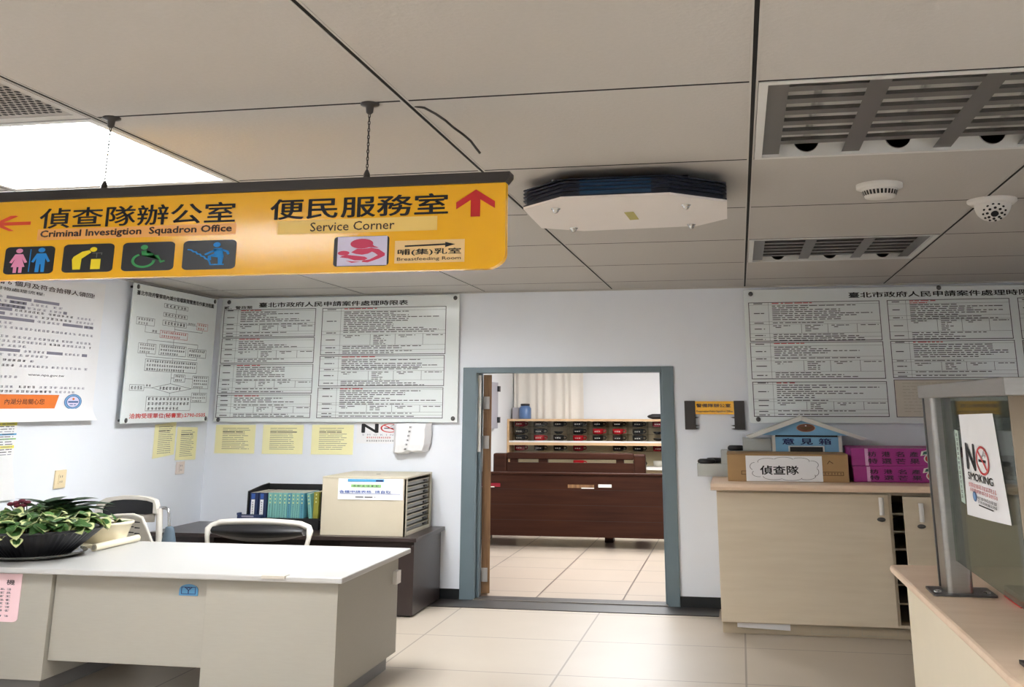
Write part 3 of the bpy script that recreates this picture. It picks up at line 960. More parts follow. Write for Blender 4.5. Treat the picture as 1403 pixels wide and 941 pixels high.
# flow chart board on the left wall
FX = -4.80
t = thing('flowchart_board', 'white flowchart board on the left wall beside the corner', 'notice board', (XL, 8.3, 1.46))
b = MB(); b.box(FX - .014, FX, 7.645, 9.04, 1.458, 2.566, 'board'); b.build('panel', t, bevel=.003)
fr = FXP(FX)
rng = random.Random(21)
b = MB(); n = .0012
b.text(fr, '臺北市政府警察局內湖分局檔案閱覽應用作業流程圖', 7.69, 8.975, 2.475, 2.513, .0015, 'ink', .02)
b.text(fr, '洽詢受理單位(秘書室):2790-0505', 7.75, 8.975, 1.49, 1.535, .0015, 'red_ink', .02)
b.build('title_lettering', t)
b = MB()
for (u0, u1, v0, v1, rows_, cnt, m) in (
        (8.118, 8.518, 2.409, 2.444, 1, 6, 'ink'), (8.118, 8.516, 2.334, 2.368, 1, 7, 'ink'), (8.116, 8.514, 2.259, 2.304, 1, 7, 'ink'),
        (7.72, 7.992, 2.239, 2.301, 2, 6, 'ink'), (8.09, 8.547, 2.154, 2.216, 2, 12, 'red_ink'), (8.695, 8.893, 2.257, 2.318, 2, 4, 'red_ink'),
        (7.782, 8.048, 2.012, 2.095, 3, 7, 'ink'), (8.1, 8.542, 2.011, 2.099, 3, 11, 'ink'), (8.574, 8.899, 2.013, 2.088, 2, 8, 'ink'),
        (7.905, 8.755, 1.874, 1.971, 3, 21, 'ink'), (8.377, 8.565, 1.795, 1.857, 2, 5, 'ink'), (8.695, 8.986, 1.743, 1.854, 4, 7, 'ink'),
        (8.699, 8.975, 1.622, 1.706, 3, 7, 'ink'), (7.712, 7.925, 1.714, 1.762, 1, 4, 'ink'), (7.972, 8.695, 1.553, 1.671, 3, 12, 'ink')):
    b.frame(fr, u0, u1, v0, v1, .004, n, 'grey_ink' if m == 'ink' else m, .0025)
    hh = (v1 - v0) / rows_
    for q in range(rows_):
        c_ = cnt if q < rows_ - 1 or rows_ == 1 else max(2, int(cnt * .8))
        b.blobs(fr, u0 + .02, u0 + .02 + (u1 - u0 - .04) * c_ / cnt, v1 - hh * (q + 1) + hh * .22, v1 - hh * q - hh * .2, n + .0003, m, c_, rng)
for a, c_ in (((8.32, 2.409), (8.32, 2.368)), ((8.32, 2.334), (8.32, 2.304)), ((8.32, 2.259), (8.32, 2.216)), ((8.32, 2.235), (8.80, 2.235)), ((8.80, 2.235), (8.80, 2.257)),
              ((8.514, 2.29), (8.695, 2.29)), ((7.86, 2.239), (7.86, 2.185)), ((7.86, 2.185), (8.09, 2.185)), ((8.32, 2.154), (8.32, 2.099)), ((7.91, 2.125), (8.74, 2.125)),
              ((7.91, 2.125), (7.91, 2.095)), ((8.74, 2.125), (8.74, 2.088)), ((7.91, 2.012), (7.91, 1.99)), ((8.74, 2.013), (8.74, 1.99)), ((7.91, 1.99), (8.74, 1.99)), ((8.33, 1.99), (8.33, 1.971)),
              ((8.33, 1.874), (8.33, 1.778)), ((8.33, 1.826), (8.377, 1.826)), ((8.565, 1.826), (8.695, 1.826)), ((8.84, 1.743), (8.84, 1.706)), ((8.33, 1.70), (8.33, 1.671)), ((8.04, 1.74), (7.925, 1.74)),
              ((8.037, 1.74), (8.33, 1.778)), ((8.33, 1.778), (8.69, 1.74)), ((8.69, 1.74), (8.33, 1.70)), ((8.33, 1.70), (8.037, 1.74))):
    b.line(fr, a, c_, .004, n, 'grey_ink', .0025)
b.blobs(fr, 8.15, 8.52, 1.727, 1.752, n, 'ink', 7, rng); b.blobs(fr, 7.95, 8.03, 1.75, 1.766, n, 'ink', 2, rng); b.blobs(fr, 7.96, 8.05, 2.19, 2.21, n, 'ink', 2, rng); b.blobs(fr, 8.54, 8.67, 2.295, 2.31, n, 'ink', 4, rng)
b.build('printed_flowchart', t)
for (u, v) in ((7.70, 2.54), (8.99, 2.54), (8.99, 1.482), (7.71, 1.482)):
    b = MB(); b.lathe((XL + .002, u, v), [(.010, 0), (.010, .065), (.020, .066), (.018, .071), (.0001, .072)], 'screw', 14, axis='x'); b.build('standoff_screw', t)

# large poster on the left wall, its lower edge curling away
t = thing('wall_poster', 'large white poster with orange banner and round blue seal on left wall', 'poster', (XL, 6.6, 1.5))
rows = []
U0, U1 = 5.5, 7.345


def curl(v): return .006 + (.05 * ((1.60 - v) / .11) ** 2 if v < 1.60 else 0)


vs_ = [2.52, 2.2, 1.9, 1.65, 1.60, 1.575, 1.55, 1.525, 1.505, 1.49]
rows = [[(XL + curl(v), u, v) for u in (U0, 6.0, 6.5, 7.0, U1)] for v in vs_]
b = MB(); b.grid(rows, 'paper', True); b.grid([[(p[0] - .003, p[1], p[2]) for p in r_] for r_ in rows], 'cream_edge', True); sh = b.build('sheet', t)
fr = FXP(XL); rng = random.Random(4)
b = MB(); n = .0085
b.text(fr, '招領公告滿 6 個月及符合拾得人領回!', 5.75, 7.21, 2.395, 2.43, n, 'brown_ink', .012)
b.text(fr, '一、拾得物處理流程:', 5.85, 6.62, 2.355, 2.378, n, 'grey_ink', .004)
b.text(fr, 'www.npa.gov.tw', 6.55, 6.95, 1.795, 1.812, n, 'grey_ink', .002)
b.build('lettering', t)
b = MB()
lines_ = [(2.325, 6.80, .1), (2.297, 6.85, .1), (2.268, 6.9, .3), (2.245, 7.24, .2), (2.215, 7.24, .15), (2.185, 7.24, .45), (2.155, 6.33, .0), (2.125, 7.25, 0), (2.095, 6.2, 0), (2.065, 7.24, .3), (2.035, 7.24, .3), (2.005, 6.5, .1),
          (1.975, 7.2, .4), (1.945, 6.75, .0), (1.91, 6.6, .0), (1.875, 7.24, .0), (1.80, 6.45, 0), (1.735, 7.22, .1), (1.705, 7.1, 0)]
for v, e, hl in lines_:
    v -= .012
    u = 5.7
    while u < e:
        w_ = rng.uniform(.12, .4); u2 = min(u + w_, e)
        if rng.random() < hl:
            b.rect(fr, u, u2, v - .01, v + .01, n - .001, 'pale_ink')
        b.blobs(fr, u, u2, v - .008, v + .008, n, 'pale_ink' if rng.random() < .75 else 'grey_ink', max(1, int((u2 - u) / .045)), rng)
        u = u2 + rng.uniform(.01, .04)
b.build('printed_lines', t)
b = MB(); b.poly(fr, [(5.55, 1.578), (6.882, 1.578), (6.92, 1.672), (5.55, 1.672)], n, 'orange'); b.text(fr, '內湖分局關心您', 6.345, 6.76, 1.606, 1.643, n + .001, 'brown_ink', .006); b.build('banner', t)
b = MB(); b.ell(fr, 7.09, 1.625, .105, .055, n, 'seal_d', 32); b.ell(fr, 7.09, 1.625, .098, .051, n + .0005, 'seal', 32); b.ring(fr, 7.09, 1.625, .08, .042, .008, n + .001, 'seal_d', 32, tv=.004)
b.ell(fr, 7.09, 1.625, .072, .038, n + .001, 'lilac', 28); b.ell(fr, 7.09, 1.645, .014, .008, n + .002, 'orange', 12); b.rect(fr, 7.03, 7.15, 1.618, 1.630, n + .002, 'seal_d'); b.dashes(fr, 7.05, 7.13, 1.604, .006, n + .002, 'seal_d', rng, .02, .04)
b.build('round_seal', t)

# colourful sheet and blank paper at the left edge
b = MB()
b.rect(fr, 5.9, 6.50, 1.25, 1.49, .012, 'paper')
rng = random.Random(9)
b.rect(fr, 5.9, 6.495, 1.468, 1.49, .013, 'yellow_p'); b.rect(fr, 5.9, 6.50, 1.405, 1.416, .013, 'blue_p'); b.rect(fr, 5.9, 6.5, 1.375, 1.385, .013, 'green_p'); b.rect(fr, 5.9, 6.49, 1.32, 1.338, .013, 'yellow_p')
for k in range(13): b.dashes(fr, 5.95, 6.47, 1.478 - k * .0165, .005, .0135, 'grey_ink' if k % 3 else 'pale_ink', rng, .03, .12)
b.box(XL, XL + .0118, 5.9, 6.50, 1.25, 1.49, 'paper')
b.build('timetable_sheet', label='colour striped printed sheet below the large poster on left wall', cat='paper sheet')
rows = [[(XL + .006 + (.02 * k / 5 if q == 4 else 0), 5.9 + (.60 + .05 * k / 5) * q / 4, 1.248 - .27 * k / 5 + .008 * q / 4) for q in range(5)] for k in range(6)]
b = MB(); b.grid(rows, 'paper', True); b.grid([[(p[0] - .002, p[1], p[2]) for p in r_] for r_ in rows], 'paper', True)
b.build('blank_sheet', label='blank white sheet hanging below the colour striped printed sheet', cat='paper sheet')


def notice_paper(fr, u0, u1, v0, v1, label, seed, sk=0.0):
    rng = random.Random(seed)
    b = MB()
    b.prism(fr, [(u0, v0), (u1, v0 + sk), (u1, v1 + sk), (u0, v1)], .001, .004, 'yellowpaper')
    k = 0
    v = v1 - .03
    while v > v0 + .03:
        b.dashes(fr, u0 + (u1 - u0) * .18, u1 - (u1 - u0) * rng.uniform(.12, .3), v + sk / 2, .004 if k != 2 else .008, .0048, 'grey_ink' if k == 2 else 'greyshell', rng, .05, .2, .006)
        v -= .0165; k += 1
    return b.build('yellow_notice', label=label, cat='notice', group='yellow notices under the boards')


notice_paper(FXP(XL), 8.26, 8.60, 1.165, 1.44, 'yellow printed notice on left wall, nearer the camera of that wall pair', 1, .02)
notice_paper(FXP(XL), 8.63, 8.98, 1.135, 1.415, 'yellow printed notice on left wall directly above the pale outlet', 2, -.01)
notice_paper(FY(D), -4.775, -4.383, 1.172, 1.424, 'yellow printed notice on the back wall nearest the room corner', 3)
notice_paper(FY(D), -4.307, -3.914, 1.17, 1.425, 'yellow printed notice above the teal books, middle of the back wall three', 4)
notice_paper(FY(D), -3.832, -3.434, 1.17, 1.427, 'yellow printed notice on the back wall beside the no smoking sign', 5)


def no_smoking(b, fr, u0, u1, v0, v1, n):
    """circle with a struck-out cigarette"""
    cu, cv, ru, rv = (u0 + u1) / 2, (v0 + v1) / 2, (u1 - u0) / 2, (v1 - v0) / 2
    b.ring(fr, cu, cv, ru, rv, ru * .16, n, 'signred', 36, tv=rv * .16)
    b.rect(fr, cu - ru * .62, cu + ru * .35, cv - rv * .12, cv + rv * .06, n, 'ink')
    b.rect(fr, cu + ru * .38, cu + ru * .5, cv - rv * .12, cv + rv * .06, n, 'ink')
    for q in range(3):
        b.ring(fr, cu + ru * (.25 + .1 * q), cv + rv * (.3 + .14 * q), ru * .22, rv * .16, ru * .05, n, 'greyshell', 14, -.6, 3.4, rv * .05)
    b.line(fr, (cu - ru * .66, cv + rv * .66), (cu + ru * .66, cv - rv * .66), ru * .16, n + .0005, 'signred', rv * .16)


b = MB(); F = FY(D); b.prism(F, [(-3.405, 1.268), (-2.99, 1.268), (-2.99, 1.454), (-3.405, 1.454)], .001, .004, 'paper'); n = .005
b.text(F, 'N', -3.353, -3.205, 1.362, 1.435, n, 'ink', .03); no_smoking(b, F, -3.18, -3.00, 1.362, 1.44, n)
b.text(F, 'S  M  O  K  I  N  G', -3.35, -3.0, 1.336, 1.349, n, 'pale_ink', .0)
rng = random.Random(2); b.blobs(F, -3.31, -3.08, 1.312, 1.326, n, 'red_ink', 12, rng); b.blobs(F, -3.31, -3.05, 1.285, 1.298, n, 'grey_ink', 12, rng)
b.build('no_smoking_sign', label='white no smoking sign on the back wall, half covered by the paper pad', cat='sign')

# pad of paper in a crumpled bag
rows = []
rng = random.Random(12)
prof = [(-3.045, -2.70, 1.445, .012), (-3.05, -2.695, 1.443, .075), (-3.045, -2.70, 1.40, .095), (-3.045, -2.695, 1.33, .105), (-3.045, -2.70, 1.26, .11), (-3.05, -2.72, 1.215, .10), (-3.03, -2.72, 1.198, .06), (-3.02, -2.72, 1.20, .012)]
for (a, c_, v, d_) in prof:
    rows.append([(a + (c_ - a) * k / 8, D - max(.004, d_ * (.25 if k in (0, 8) else (.96 if k in (1, 7) else 1)) + rng.uniform(-.004, .004)), v + (.012 if k == 8 else 0) + rng.uniform(-.003, .003) - .016 * (k / 8 < .5) * (v < 1.25)) for k in range(9)])
t = thing('paper_pad', 'thick white paper pad in a crumpled bag hung beside the no smoking sign', 'paper pad', (-2.87, D, 1.19))
b = MB(); b.grid(rows, 'paper', False); b.build('bag', t)
rng = random.Random(3)
for k in range(6):
    b = MB(); b.blobs(FY(D), -2.885 - k * .008, -2.845 - k * .008, 1.405 - k * .037, 1.42 - k * .037, .119, 'grey_ink', 1, rng); b.build('printed_mark', t)


def outlet(y0, y1, z0, z1, m, label):
    t = thing('wall_outlet', label, 'outlet', (XL, (y0 + y1) / 2, z0))
    b = MB(); b.box(XL, XL + .012, y0, y1, z0, z1, m); b.build('cover_plate', t, bevel=.003)
    b = MB(); f = FXP(XL)
    cy, cz = (y0 + y1) / 2, (z0 + z1) / 2
    b.prism(f, rrect(cy - .028, cy + .028, cz - .034, cz + .034, .01), .012, .016, m)
    for q in (-.018, .018): b.rect(f, cy - .014, cy - .008, cz + q - .007, cz + q + .007, .0165, 'grey_ink'); b.rect(f, cy + .008, cy + .014, cz + q - .007, cz + q + .007, .0165, 'grey_ink')
    b.build('socket', t)


outlet(6.98, 7.106, 1.02, 1.146, 'outlet', 'ivory wall outlet on left wall above the potted plants')
outlet(8.655, 8.79, 1.015, 1.12, 'outletpink', 'pale pink wall outlet directly under a yellow notice')

# door-side name sign
t = thing('room_sign', 'small yellow room sign in a dark bracket right of the doorway', 'sign', (-.21, D, 1.40))
b = MB()
for (a, c_) in ((-.463, -.372), (-.048, .04)):
    b = MB(); b.box(a, c_, D - .03, D, 1.40, 1.636, 'signdark'); b.build('bracket', t, bevel=.004)
b = MB(); b.box(-.372, -.048, D - .022, D, 1.525, 1.632, 'sign'); pl_ = b.build('name_plate', t)
b = MB(); F = FY(D); b.text(F, '警備隊辦公室', -.362, -.075, 1.582, 1.612, .0232, 'brown_ink', .02); b.build('lettering', pl_); b = MB(); b.text(F, 'Preservation Police Squadron Office', -.362, -.06, 1.538, 1.558, .0232, 'brown_ink', .01); b.build('lettering', pl_)
b = MB()
for z in (1.504, 1.438, 1.412):
    b.prism(F, [(-.372, z), (-.34, z - .004), (-.372, z - .012)], .004, .02, 'signdark'); b.prism(F, [(-.048, z), (-.08, z - .004), (-.048, z - .012)], .004, .02, 'signdark')
b.build('clip', t)


# ------------------------------------------------------------------ front desk and what stands on it
GROUP_SCALE = ((-2.03, 5.345, .75), (-2.172, 5.719, .690), 1.07)
FL = .1052            # height of the floor on that sheet
t = thing('office_desk', 'pale grey office desk with white top in the left foreground', 'desk', (-3.4, 5.9, FL))
b = MB(); b.box(-4.5, -2.03, 5.345, 6.5, .722, .75, 'desktop'); dt = b.build('desk_top', t, bevel=.006)
b = MB(); b.box(-2.467, -2.338, 5.336, 5.40, .738, .753, 'chairplastic'); b.build('edge_clip', dt)
b = MB(); b.box(-2.80, -2.07, 5.40, 6.38, .19, .722, 'desk'); b.build('pedestal', t, bevel=.002)
b = MB(); b.box(-4.45, -3.705, 5.40, 6.38, .19, .722, 'desk'); b.build('pedestal', t, bevel=.002)
b = MB(); b.box(-3.697, -2.808, 5.425, 5.45, .285, .722, 'desk'); b.build('modesty_panel', t, bevel=.002)
for (x0, x1) in ((-2.76, -2.11), (-4.42, -3.745)):
    b = MB(); b.box(x0, x1, 5.45, 6.33, FL, .19, 'greyshell'); b.build('plinth', t)
b = MB(); b.box(-2.07, -2.045, 6.28, 6.36, .575, .645, 'plastic'); b.build('side_latch', t)

F = FY(5.40)
b = MB(); b.prism(F, rrect(-4.35, -3.885, .47, .712, .03, .02, 4, (1, 0, 0, 1)), .001, .004, 'pinkpaper')
b.text(F, '機', -3.975, -3.925, .655, .682, .005, 'ink', .01)
rng = random.Random(6)
for k in range(7): b.blobs(F, -4.3, -3.935, .628 - k * .0178, .639 - k * .0178, .005, 'grey_ink', 9, rng)
b.blobs(F, -4.3, -3.935, .495, .505, .005, 'grey_ink', 9, rng)
b.build('pink_notice', label='pink paper notice taped on the grey desk front below the planter', cat='notice')
F = FY(5.425)
b = MB(); pts = [(-2.965, .629), (-2.858, .629)] + [(-2.9115 + .0535 * math.cos(math.pi * k / 10), .658 + .027 * math.sin(math.pi * k / 10)) for k in range(11)]
b.prism(F, pts, .001, .005, 'badge')
b.frame(F, -2.953, -2.87, .636, .672, .004, .0056, 'navy_ink', .003)
G = F.sub(-2.945, -2.878, .638, .672)
for (p, q) in (((.5, .05), (.5, .5)), ((.5, .5), (.2, .95)), ((.5, .5), (.8, .95)), ((.32, .75), (.5, .9)), ((.68, .75), (.5, .9))): b.line(G, p, q, .09, .006, 'navy_ink')
b.build('blue_badge', label='small blue arched badge with a dark branching mark on the desk front', cat='badge')

# black planter with variegated plants
PX, PY = -4.10, 5.78
b = MB(); b.lathe((PX, PY, .7505), [(.0001, .004), (.22, .004), (.26, .010), (.288, .022), (.284, .026), (.25, .014), (.24, .009), (.0001, .009)], 'saucer', 48)
b.build('plant_saucer', label='smoky clear saucer under the black planter on the white desk', cat='saucer')
t = thing('potted_plants', 'ribbed black planter bowl full of variegated plants on the white desk', 'potted plant', (PX, PY, .76))
b = MB()
prof = [(.2, 0), (.205, .006), (.285, .07), (.362, .135), (.372, .142), (.372, .152), (.352, .152), (.337, .135), (.265, .07), (.19, .02), (.0001, .018)]
seg = 120
rows = []
for k, (r, z) in enumerate(prof):
    row = []
    for q in range(seg):
        a = 2 * math.pi * q / seg
        rr = r * (1 - .022 * (q % 2)) if 1 <= k <= 3 else r
        row.append((PX + rr * math.cos(a), PY + rr * math.sin(a), .76 + z))
    rows.append(row)
b.grid(rows, 'bowl', False, True); b.face(rows[0][::-1], 'bowl'); b.build('bowl', t)
b = MB(); b.lathe((PX, PY, .87), [(.0001, .02), (.2, .015), (.325, 0)], 'soil', 30); b.build('soil', t)
for (x, y, r) in ((-3.90, 5.60, .055), (-4.05, 5.54, .04), (-4.25, 5.60, .06)):
    b = MB(); b.lathe((x, y, .86), [(r * .75, 0), (r, .035), (r, .045), (r * .85, .045), (r * .7, .02), (.0001, .02)], 'terracotta', 16, 1.0, 1.0); b.build('inner_pot', t)


def leaf(b, base, yaw, tilt, roll, L, W, m, edge=None, fold=.15, curl=.3):
    """one heart-shaped leaf; L long, W wide, with a pale rim when edge is given"""
    prof = [(0, .0), (.02, .38), (.12, .78), (.3, 1.0), (.5, .93), (.7, .68), (.88, .32), (1, .0)]
    ca, sa = math.cos(yaw), math.sin(yaw)

    def P(u, v):
        x = u * L; y = v * W / 2
        z = abs(v) * W * fold - curl * u * u * L
        y, z = y * math.cos(roll) - z * math.sin(roll), y * math.sin(roll) + z * math.cos(roll)
        x, z = x * math.cos(tilt) - z * math.sin(tilt), x * math.sin(tilt) + z * math.cos(tilt)
        # leaves spread more sideways than in height, like the planter itself
        return Vector((base[0] + x * ca - y * sa, base[1] + x * sa + y * ca, base[2] + z * .72))
    rows = []
    cols = (-1, -.62, 0, .62, 1)
    for u, w_ in prof:
        rows.append([P(u - (.06 if w_ > .3 and u < .1 else 0), w_ * c_) for c_ in cols])
    for i in range(len(rows) - 1):
        for j in range(4):
            mm = edge if (edge and (j in (0, 3) or i >= 5)) else m
            b.face([rows[i][j], rows[i][j + 1], rows[i + 1][j + 1], rows[i + 1][j]], mm, True)
    return b


rng = random.Random(17)
b = MB(); bs = MB()
for k in range(330):
    a = rng.uniform(0, 2 * math.pi); r = .35 * math.sqrt(rng.random())
    x = PX + r * math.cos(a); y = PY + r * math.sin(a)
    h_ = .912 + .095 * (1 - (r / .42) ** 2) * rng.uniform(.45, 1.1) + rng.uniform(-.008, .016)
    L = rng.uniform(.065, .115); W = L * rng.uniform(.75, .95)
    if y > PY + .2: y -= .12
    out = a + rng.uniform(-1.0, 1.0)
    if y < PY and rng.random() < .5: out = -math.pi / 2 + rng.uniform(-1.1, 1.1)
    tl = rng.uniform(-.5, .5) - (.12 if r > .28 else 0)
    leaf(b, (x, y, h_), out, tl, rng.uniform(-.6, .6), L, W, 'leaf' if rng.random() < .7 else 'leaf2', 'leafcream' if rng.random() < .45 else None)
    bs.tube([(PX + r * .5 * math.cos(a), PY + r * .5 * math.sin(a), .875), (PX + r * .85 * math.cos(a), PY + r * .85 * math.sin(a), (h_ + .875) / 2 + .02), (x, y, h_)], .003, 'leaf2', 5)
for (x, y, z, yw, L) in ((-4.12, 5.43, .888, -1.9, .12), (-3.98, 5.44, .885, -.9, .075), (-4.30, 5.47, .892, -1.2, .09)):
    leaf(b, (x, y, z), yw, -.55, 0, L, L * .9, 'leaf', 'leafcream')
b.build('variegated_foliage', t, kind='stuff'); bs.build('stem', t, kind='stuff')
b = MB()
for k in range(34):
    a = rng.uniform(-.3, math.pi * .7)
    x = -4.08 + rng.uniform(-.13, .13); y = 5.92 + rng.uniform(-.08, .08)
    L = rng.uniform(.15, .27)
    leaf(b, (x, y, .95 + rng.uniform(0, .055)), rng.uniform(-.2, 3.3), rng.uniform(.3, .8), rng.uniform(-.4, .4), L, L * .34, 'leafdark', None, .2, .45)
b.build('dark_foliage', t, kind='stuff')
b = MB()
for (x, z) in ((-4.20, 1.046), (-4.165, 1.056), (-4.13, 1.05), (-4.15, 1.034), (-4.235, 1.038), (-4.19, 1.03)):
    b.lathe((x, 5.70, z), [(.0001, -.011), (.018, -.006), (.022, .003), (.014, .011), (.0001, .013)], 'maroon', 10)
    b.tube([(PX - .05, 5.75, .9), (x, 5.70, z - .008)], .003, 'leafdark', 5)
b.build('flower_cluster', t, 'maroon flower cluster')

# cream planter pot on a base with a rolled front edge
CX, CY = -4.0, 6.32
t = thing('cream_flowerpot', 'round cream flowerpot on a rolled-edge base right of the black planter', 'flowerpot', (CX, CY, .75))
b = MB(); b.box(-4.14, -3.86, 6.12, 6.47, .7505, .768, 'pot'); b.tube([(-3.86, 5.995, .772), (-3.86, 6.47, .772)], .021, 'pot', 16); b.tube([(-4.14, 6.12, .772), (-4.14, 6.47, .772)], .021, 'pot', 16)
b.ell(FY(5.995), -3.86, .772, .014, .014, .0008, 'cream_edge', 14)
b.build('base', t)
b = MB(); b.lathe((CX, CY, .768), [(.125, 0), (.128, .02), (.138, .05), (.156, .10), (.166, .106), (.166, .118), (.15, .12), (.138, .10), (.0001, .09)], 'pot', 40, 1.02, 1.0); b.build('pot', t)
b = MB(); b.lathe((CX, CY, .870), [(.0001, .010), (.08, .006), (.135, 0)], 'soil', 28); b.build('soil', t)
b = MB()
for k in range(11):
    leaf(b, (CX + rng.uniform(-.09, .09), CY + rng.uniform(-.08, .08), .876), rng.uniform(0, 6.28), rng.uniform(.1, 1.1), rng.uniform(-.5, .5), rng.uniform(.05, .11), rng.uniform(.02, .035), 'leafcream' if k % 3 == 0 else 'leaf', None, .2, .2)
b.build('seedlings', t)


# ------------------------------------------------------------------ chairs
def office_chair(name, label, cx, yb, w, ztop, zb, lean, seat_z, group=None):
    """stacking chair seen from the front: arched tube frame, padded back and seat"""
    t = thing(name, label, 'chair', (cx, yb - .3, FL), group)
    hw = w / 2
    b = MB()
    arch = []
    zs = ztop - .02
    for k in range(13):
        u = -1 + 2 * k / 12
        s_ = abs(u) ** 14
        arch.append((cx + u * (hw - .02), yb + lean * .02, zs - .018 * s_ - .016 * u * u))
    left = [(cx - hw + .035, yb - .03, zb - .14), (cx - hw + .005, yb - .01, zb), (cx - hw + .004, yb, zs - .055)]
    right = [(2 * cx - p[0], p[1], p[2]) for p in left[::-1]]
    b.tube(left + arch + right, [.015, .017, .024] + [.021] * 13 + [.024, .017, .015], 'chairframe', 12)
    b.build('back_frame', t)
    rows = []
    for j in range(7):
        v = j / 6
        row = []
        for k in range(13):
            u = -1 + 2 * k / 12
            zt = zs - .016 - .017 * u * u - .004 * abs(u) ** 5
            zl = zb + .02 - .022 * (1 - u * u)
            row.append((cx + u * (hw - .045), yb - .02 - .05 * math.sin(math.pi * v) * (1 - u * u * .5) - .03 * (1 - u * u), zl + (zt - zl) * v))
        rows.append(row)
    b = MB(); b.grid(rows, 'padding'); b.grid([[(p[0], yb + .015 + .0 * p[1], p[2]) for p in r_] for r_ in rows], 'greyshell'); b.build('backrest', t)
    b = MB()
    low = rows[0]
    b.grid([[(p[0], p[1], p[2]) for p in low], [(p[0], p[1] + .02, p[2] - .028 * (1 - ((p[0] - cx) / hw) ** 2)) for p in low], [(p[0], yb + .015, p[2]) for p in low]], 'greyshell')
    b.build('back_shell', t)
    b = MB(); ys = yb - .56
    b.prism(FZ(seat_z - .05), rrect(cx - hw + .06, cx + hw - .06, ys, yb - .04, .08), 0, .05, 'padding'); b.build('seat', t, bevel=.012)
    for sx in (-1, 1):
        x = cx + sx * (hw - .035)
        b = MB(); b.tube([(x, yb - .03, zb - .13), (x - sx * .0, yb - .02, seat_z - .03), (x + sx * .02, yb + .08, FL + .006)], .015, 'chairframe', 10); b.build('leg', t)
        b = MB(); b.tube([(x, yb - .02, seat_z - .06), (x, ys + .03, seat_z - .06), (x, ys, seat_z - .10), (x + sx * .02, ys - .03, FL + .006)], .015, 'chairframe', 10); b.build('leg', t)
    return t


office_chair('office_chair', 'beige tube framed chair with black padding, tucked behind the white desk', -3.372, 7.2, .775, .825, .705, 1, .45)
st = thing('stacking_chair', 'beige framed black backed chair by left wall, behind the cream flowerpot', 'chair', (-4.25, 6.7, FL))
cx, yb = -4.27, 7.0
# arched back of the stacked chair, its left shoulder rounder than its right
out_ = [(-4.50, .84), (-4.515, .895), (-4.49, .94), (-4.43, .968), (-4.33, .982), (-4.22, .984), (-4.12, .975), (-4.06, .958), (-4.045, .93), (-4.03, .87)]
inn = [(-4.455, .835), (-4.46, .885), (-4.435, .925), (-4.38, .948), (-4.30, .957), (-4.20, .958), (-4.12, .952), (-4.07, .94), (-4.066, .92), (-4.065, .87)]
b = MB()
Fb = FY(yb)
rows = [[Fb.p(p[0], p[1], .03) for p in out_], [Fb.p(p[0], p[1], .03) for p in inn], [Fb.p(p[0], p[1], -.03) for p in inn], [Fb.p(p[0], p[1], -.03) for p in out_], [Fb.p(p[0], p[1], .03) for p in out_]]
b.grid(rows, 'chairframe', False)
b.build('back_frame', st, bevel=.006)
b = MB()
b.prism(Fb, inn[::-1] and ([(-4.445, .80)] + inn[1:-1] + [(-4.066, .868), (-4.15, .862), (-4.25, .862), (-4.36, .85)])[::-1], -.012, .012, 'padding'); b.build('backrest', st)
b = MB(); b.prism(Fb, [(-4.43, .80), (-4.07, .81), (-4.066, .868), (-4.15, .862), (-4.25, .862), (-4.36, .85)], -.02, .0, 'chairplastic'); b.build('back_shell', st)
for sx, x in ((-1, -4.48), (1, -4.03)):
    b = MB(); b.tube([(x, yb, .90), (x + .03 if sx > 0 else x, yb - .02, .68), (x + (.05 if sx > 0 else 0), yb - .04, .45), (x + sx * .01, yb + .05, FL + .006)], .022, 'chairframe', 10); b.build('leg', st)
    b = MB(); b.tube([(x, yb - .03, .44), (x, yb - .42, .44), (x, yb - .47, .40), (x + sx * .01, yb - .48, FL + .006)], .018, 'chairframe', 10); b.build('leg', st)
b = MB(); b.prism(FZ(.44), rrect(-4.5, -4.02, yb - .5, yb - .03, .07), 0, .04, 'padding'); b.build('seat', st, bevel=.01)
b = MB(); b.tube([(-4.03, yb, .905), (-3.985, yb, .905), (-3.965, yb, .895), (-3.955, yb, .87), (-3.945, yb, .78)], .010, 'chrome', 10); b.build('arm_tube', st)
b = MB(); b.lathe((-3.94, yb, .60), [(.06, 0), (.058, .05), (.05, .1), (.036, .155), (.03, .18), (.014, .186)], 'sleeve', 18, 1, .7); b.build('arm_sleeve', st, 'grey blue sleeve on the arm tube')
# slotted plastic shell leaning inside the stack
sh = thing('plastic_chair', 'beige plastic slotted chair back nested in the black backed chair', 'chair', (-4.2, 6.6, FL))
b = MB()
Fs = FR((0, yb - .06, 0), (1, 0, 0), (0, -.12, 1), (0, -1, -.12))


def ex(v): return -4.05 + (.868 - v) * .42


b.prism(Fs, [(-4.41, .64), (ex(.64) - .03, .64), (ex(.862) - .01, .858), (-4.1, .868), (-4.2, .866), (-4.3, .852), (-4.41, .83)], -.012, 0, 'chairplastic')
for k in range(6):
    v0 = .835 - k * .037
    for q in range(7):
        u = -4.385 + q * .045
        if u + .03 > ex(v0) - .03: continue
        c_ = .008 - .012 * ((q - 3) / 3.0) ** 2
        b.poly(Fs, [(u, v0 + c_), (u + .040, v0 + c_ - (.003 if q > 2 else -.003)), (u + .040, v0 + c_ - .009), (u, v0 + c_ - .009)], .001, 'black')
b.build('backrest', sh)
b = MB(); b.tube([Fs.p(ex(.64), .64, .004), Fs.p(ex(.76) - .004, .76, .004), Fs.p(ex(.86) - .012, .856, .004), Fs.p(-4.12, .874, .004), Fs.p(-4.25, .868, .004), Fs.p(-4.41, .835, .004)], .011, 'chairframe', 8); b.build('back_rim', sh)
